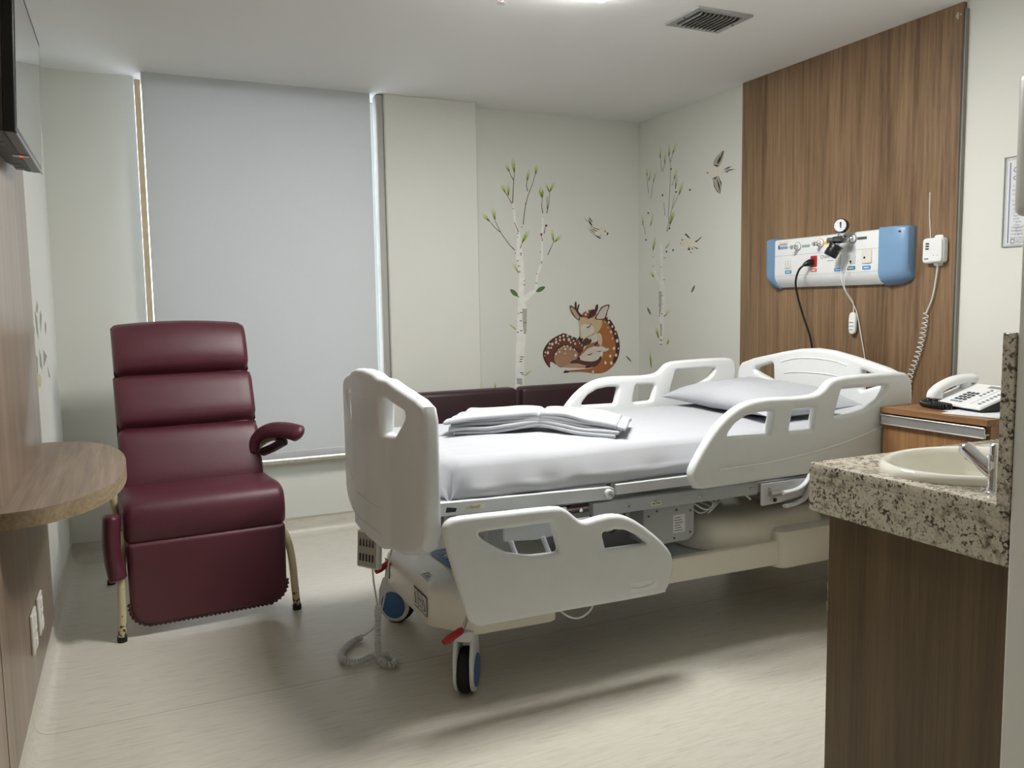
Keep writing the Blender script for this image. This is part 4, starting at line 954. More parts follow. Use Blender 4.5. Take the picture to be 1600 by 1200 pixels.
# ================================================================== NIGHTSTAND AND TELEPHONE
ns = thing('nightstand', 'brown wood nightstand with aluminium drawer pull beside the bed', 'nightstand', (3.03, 2.22, 0))
NX0, NX1, NY0, NY1 = 2.745, 3.24, 1.925, 2.372
NZ = .016
MB().box(NX0-.008, NY0-.006, .892, NX1, NY1+.006, .916).build('top', WOODNT, ns, b=.0012, seg=1)
MB().box(NX0+.02, NY0, .05, NX1, NY0+.018, .892).build('side_panel', WOODN, ns)
MB().box(NX0+.02, NY1-.018, .05, NX1, NY1, .892).build('side_panel', WOODN, ns)
MB().box(NX1-.012, NY0+.018, .05, NX1, NY1-.018, .892).build('back_panel', WOODN, ns)
MB().box(NX0+.03, NY0+.018, .05, NX1-.012, NY1-.018, .07).build('bottom_panel', WOODN, ns)
for (z0, z1) in ((.67, .858), (.41, .63)):
    d = MB().box(NX0, NY0+.014, z0, NX0+.018, NY1-.001, z1).build('drawer', WOODN, ns, b=.001, seg=1)
    MB().box(NX0+.018, NY0+.03, z0+.01, NX1-.05, NY1-.03, z1-.03).build('drawer_box', WOODN, d)
    hprof = [(NX0+.016, z1), (NX0+.016, z1+.004), (NX0-.006, z1+.004), (NX0-.006, z1+.026), (NX0-.016, z1+.030), (NX0-.018, z1+.027), (NX0-.011, z1+.022), (NX0-.011, z1-.006), (NX0-.016, z1-.010), (NX0-.001, z1-.010), (NX0-.001, z1)]
    MB().prism(hprof, lambda u, v_, w_: (u, w_, v_), NY0+.002, NY1-.001).build('drawer_pull', ALU, d, smooth=20)
MB().box(NX0+.002, NY0+.012, .07, NX0+.02, NY1-.001, .37).build('lower_door', WOODN, ns, b=.001, seg=1)
for x in (NX0+.05, NX1-.05):
    for y in (NY0+.04, NY1-.04): MB().cyl((x, y, 0), (x, y, .055), .02, 12).build('foot', RUBB, ns)
for k, (x, y, rz, w_, d_) in enumerate(((2.865, 2.045, .25, .20, .17), (2.90, 2.04, -.15, .22, .19))):
    M_ = Matrix.Translation((x, y, .9165+.0012*k)) @ Matrix.Rotation(rz, 4, 'Z')
    o = MB().box(-d_/2, -w_/2, 0, d_/2, w_/2, .001, M_).build('paper_sheet', PAPER, None, smooth=0)
    solo(o, 'loose printed paper under the telephone, ' + ('lower sheet' if k == 0 else 'upper sheet'), 'paper', 'papers on the nightstand')
ph = thing('telephone', 'white desk telephone with black base on the nightstand', 'telephone', (2.95, 2.14, .919))
PM = Matrix.Translation((2.862, 2.035, .9195)) @ Matrix(((.982, .19, 0, 0), (-.19, .982, 0, 0), (0, 0, 1, 0), (0, 0, 0, 1)))
# local: x = depth to the back, y = to the left along the front, z up
def pw(x, y, z): return tuple(PM @ Vector((x, y, z)))
def slope(x): return .022+x*.34
PWd, PDp = .275, .175
MB().prism([(0.01, 0), (PDp, 0), (PDp, slope(PDp)-.012), (.01, slope(.01)-.012)], lambda u, v_, w_: pw(u, w_, v_), .008, PWd-.008).build('lower_case', BLK, ph, b=.003)
MB().prism([(-.004, slope(-.004)-.012), (PDp+.012, slope(PDp+.012)-.012), (PDp+.012, slope(PDp+.012)), (-.004, slope(-.004))], lambda u, v_, w_: pw(u, w_, v_), 0, PWd).build('upper_case', WPL, ph, b=.004)
def onface(name, x, y, w, d, h, m, r=.0015):
    q = MB().prism([(x-d/2, slope(x-d/2)), (x+d/2, slope(x+d/2)), (x+d/2, slope(x+d/2)+h), (x-d/2, slope(x-d/2)+h)], lambda u, v_, w_: pw(u, w_, v_), y-w/2, y+w/2)
    return q.build(name, m, ph, b=min(r, h*.4))
KEY = mat('key_grey', srgb(70, 72, 78), rough=.5); KEYL = mat('key_light', srgb(128, 130, 136), rough=.5)
for r_ in range(4):
    for c_ in range(3): onface('key', .040+.019*r_, .122+.021*c_, .014, .010, .004, KEY)
for c_ in range(3): onface('key', .020, .122+.021*c_, .016, .008, .003, KEYL)
for r_ in range(4): onface('key', .085+.017*r_, .096-.004, .012, .007, .003, KEYL)
for r_ in range(8): onface('memory_key', .022+.0175*r_, .030, .014, .007, .003, KEYL)
onface('divider_line', .085, .066, .0016, .145, .0006, INKG)
onface('display', .164, .075, .12, .018, .001, mat('display_grey', srgb(128, 130, 128), rough=.2))
hs = smoothline([pw(-.006, .240, .030), pw(.0, .240, .052), pw(.03, .240, .074), pw(.08, .240, .094), pw(.13, .240, .103), pw(.175, .240, .103), pw(.19, .240, .098)], 6)
nh = len(hs); rw = [.024]*nh; rh = [.019 if 6 < i < nh-7 else .021 for i in range(nh)]; rh[0] = .012; rw[0] = .018; rh[-1] = .010; rw[-1] = .018
MB().tube(hs, rw, 14, ry=rh).build('handset', WPL, ph, smooth=60)
MB().lathe([(.024, 0), (.022, .03), (.018, .034)], pw(.012, .240, .030), (0, 0, 1), 18).build('cradle', WPG, ph)
MB().lathe([(.024, 0), (.022, .045), (.018, .05)], pw(.15, .240, .045), (0, 0, 1), 18).build('cradle', WPG, ph)
coil([pw(-.005, .245, .022), pw(-.03, .262, .012), pw(-.045, .24, .011), pw(-.055, .18, .011), pw(-.045, .13, .011), pw(-.030, .12, .012), pw(-.022, .16, .012), pw(-.02, .20, .012), pw(.0, .225, .012)], .0028, 34, .0105, 6, 10).build('coiled_cord', BLK, ph, smooth=60)

# ================================================================== WASH-BASIN
va = thing('vanity_cabinet', 'dark brown wood cabinet under the granite counter', 'cabinet', (2.1, 1.38, 0))
vo = rpoly([(1.132, .0), (1.640, .0), (1.640, .768), (1.132, .768)], .001, 1)
MB().box(1.765-.058, 1.126, 0, 1.765-.04, 1.642, .768).build('side_panel', WOODV, va, b=.001, seg=1)
MB().box(1.725, 1.126, .08, 2.62, 1.14, .768).build('back_panel', WOODV, va)
for k in range(2):
    d = MB().box(1.730+.446*k, 1.622, .09, 2.172+.446*k, 1.640, .760).build('door', WOODV, va, b=.001, seg=1)
    MB().cyl((2.13+.09*k, 1.652, .60), (2.13+.09*k, 1.652, .70), .006, 10).build('handle', ALU, d)
MB().box(2.62, 1.126, 0, 2.638, 1.642, .768).build('side_panel', WOODV, va)
for k in range(14):     # chipped laminate on the exposed corner
    z = .40+.16*random.random()+.12*random.random(); 
    MB().tube([(1.7068, 1.6405, z), (1.7062, 1.6425, z+.012*random.random()+.004)], .0016+.0012*random.random(), 5).build('chip', mat('chip_board', srgb(184, 164, 132), rough=.8), va, smooth=0)
co = thing('granite_counter', 'thick speckled granite counter around the wash-basin', 'counter', (2.1, 1.41, .77))
bc = (1.992, 1.428); brx, bry = .260, .202
ell = [(bc[0]+brx*.92*math.cos(a), bc[1]+bry*.92*math.sin(a)) for a in [2*math.pi*k/40 for k in range(40)]]
me = plate([(1.69, 1.127), (2.66, 1.127), (2.66, 1.702), (1.69, 1.702)], [ell[::-1]], .03, .002, lambda u, v_, w_: (u, v_, .887+w_), 1)
link('counter_top', me, GRAN, co, 30)
MB().box(1.69, 1.127, .768, 1.712, 1.702, .873).build('end_apron', GRAN, co, b=.0015, seg=1)
MB().box(1.712, 1.682, .768, 2.66, 1.702, .873).build('front_apron', GRAN, co, b=.0015, seg=1)
MB().box(1.688, 1.1265, .902, 2.66, 1.1575, 1.274).build('backsplash', GRAN, co, b=.002, seg=1)
wb = thing('wash_basin', 'oval white ceramic basin set into the granite counter', 'basin', (bc[0], bc[1], .80))
mb = MB(); prof = [(1.0, .902), (1.005, .912), (.985, .922), (.95, .926), (.91, .922), (.875, .908), (.83, .87), (.74, .825), (.55, .795), (.25, .785), (.08, .784), (.08, .775), (.27, .776), (.57, .785), (.77, .815), (.86, .86), (.875, .895), (.88, .902)]
NB = 56
for (k_, z) in prof:
    for j in range(NB): a = 2*math.pi*j/NB; mb.v.append((bc[0]+(brx*k_)*math.cos(a), bc[1]+(bry*k_)*math.sin(a), z))
for i in range(len(prof)-1):
    for j in range(NB): mb.f.append((i*NB+j, i*NB+(j+1) % NB, (i+1)*NB+(j+1) % NB, (i+1)*NB+j))
mb.build('bowl', CERAM, wb, smooth=70)
MB().lathe([(.022, 0), (.022, .003), (.015, .004), (0, .003)], (bc[0], bc[1], .7845), (0, 0, 1), 20).build('drain', CHROME, wb)
fa = thing('basin_tap', 'chrome push tap leaning over the basin beside the backsplash', 'tap', (1.777, 1.222, .902))
FXp, FYp = 1.777, 1.222
MB().lathe([(.026, 0), (.026, .006), (.019, .010), (.0165, .018), (.016, .070), (.0175, .074), (.0175, .086), (.015, .090), (0, .091)], (FXp, FYp, .902), (0, 0, 1), 24).build('body', CHROME, fa, smooth=40)
MB().tube([(FXp, FYp+.004, .948), (FXp+.004, FYp+.030, .962), (FXp+.012, FYp+.080, .990), (FXp+.013, FYp+.088, .994), (FXp+.0135, FYp+.091, .996)], [.016, .017, .018, .017, .013], 18).build('spout', CHROME, fa, smooth=60)
MB().cyl((FXp+.012, FYp+.076, .982), (FXp+.012, FYp+.079, .968), .008, 14).build('outlet', CHROME, fa)
MB().lathe([(.013, 0), (.013, .022), (.010, .025), (0, .026)], (FXp, FYp, .992), (0, 0, 1), 20).build('push_knob', CHROME, fa)

# dispenser on the partition, notice on the right wall
dp = thing('towel_dispenser', 'grey plastic paper towel dispenser at the right picture edge', 'dispenser', (1.86, 1.18, 1.53))
RB('housing', (1.785, 1.125, 1.525), (2.06, 1.219, 1.838), .022, DISP, dp, 4)
MB().box(1.83, 1.15, 1.522, 2.03, 1.20, 1.528).build('towel_slot', BLK, dp)
nt_ = thing('wall_notice', 'printed hospital notice in a clear holder on the right wall', 'notice', (3.265, 2.15, 1.55))
def wq(name, y0, y1, z0, z1, x, m, parent, t=.001): return MB().box(x-t, y0, z0, x, y1, z1).build(name, m, parent, smooth=0)
wq('holder_back', 2.0180, 2.2590, 1.552, 1.912, 3.2695, ACRYL, nt_, .002)
pp = wq('paper', 2.0380, 2.2450, 1.560, 1.895, 3.2670, PAPER, nt_)
wq('holder_front', 2.0180, 2.2590, 1.552, 1.912, 3.2645, ACRYL, nt_, .002)
EDG = mat('acrylic_edge', srgb(170, 176, 172), rough=.2)
for a in ((2.2570, 2.2595, 1.552, 1.912), (2.0180, 2.0205, 1.552, 1.912), (2.0180, 2.2595, 1.552, 1.5545), (2.0180, 2.2595, 1.9095, 1.912)): wq('holder_edge', *a, 3.2690, EDG, nt_, .007)
wq('blue_rule', 2.2320, 2.2370, 1.567, 1.888, 3.2659, INKB, pp, .0003)
def ntx(t, s, y, z, m=INK): return lettering(t, s, (3.2656, y, z), (0, -1, 0), (0, 0, 1), m, pp)
ntx('Cuidado', .034, 2.2230, 1.846); ntx('com', .034, 2.2230, 1.818)
for k, t in enumerate(('O uso correto', 'ajuda a todos', 'no quarto')): ntx(t, .012, 2.2230, 1.790-.016*k, INKG)
for k, t in enumerate(('Se precisar', 'de ajuda:')): ntx(t, .012, 2.2230, 1.732-.016*k, INKG)
for k, t in enumerate(('• Não corra', '• Chame', '• Segure na', '   grade', '   • Apoie', '   • Peça', '   • Espere', '   • Apoie-se. Aguarde', '     o seu acompanhante')): ntx(t, .011, 2.2230, 1.697-.0125*k, INKG)
for k, t in enumerate(('Compartilhe isso com', 'familiares e amigos', 'você também apoia')): ntx(t, .012, 2.2230, 1.6240+.0015-.0135*k-.0, INKG)
ntx('Juntos, bem geramos', .011, 2.2230, 1.583+.0005, INK)
lg_ = link('emblem', plate(rpoly([(-.009, -.009), (.009, -.009), (.009, .009), (-.009, .009)], .003, 2), [rpoly([(-.006, -.006), (.006, -.006), (.006, .006), (-.006, .006)], .002, 2)[::-1]], .0004, .0, lambda u, v_, w_: (3.2657, 2.2140-u, 1.573+v_)), INKB, pp, 0)
ntx('Hospital', .008, 2.2000, 1.576, INKB); ntx('Monteiro', .014, 2.2000, 1.565, INKB)

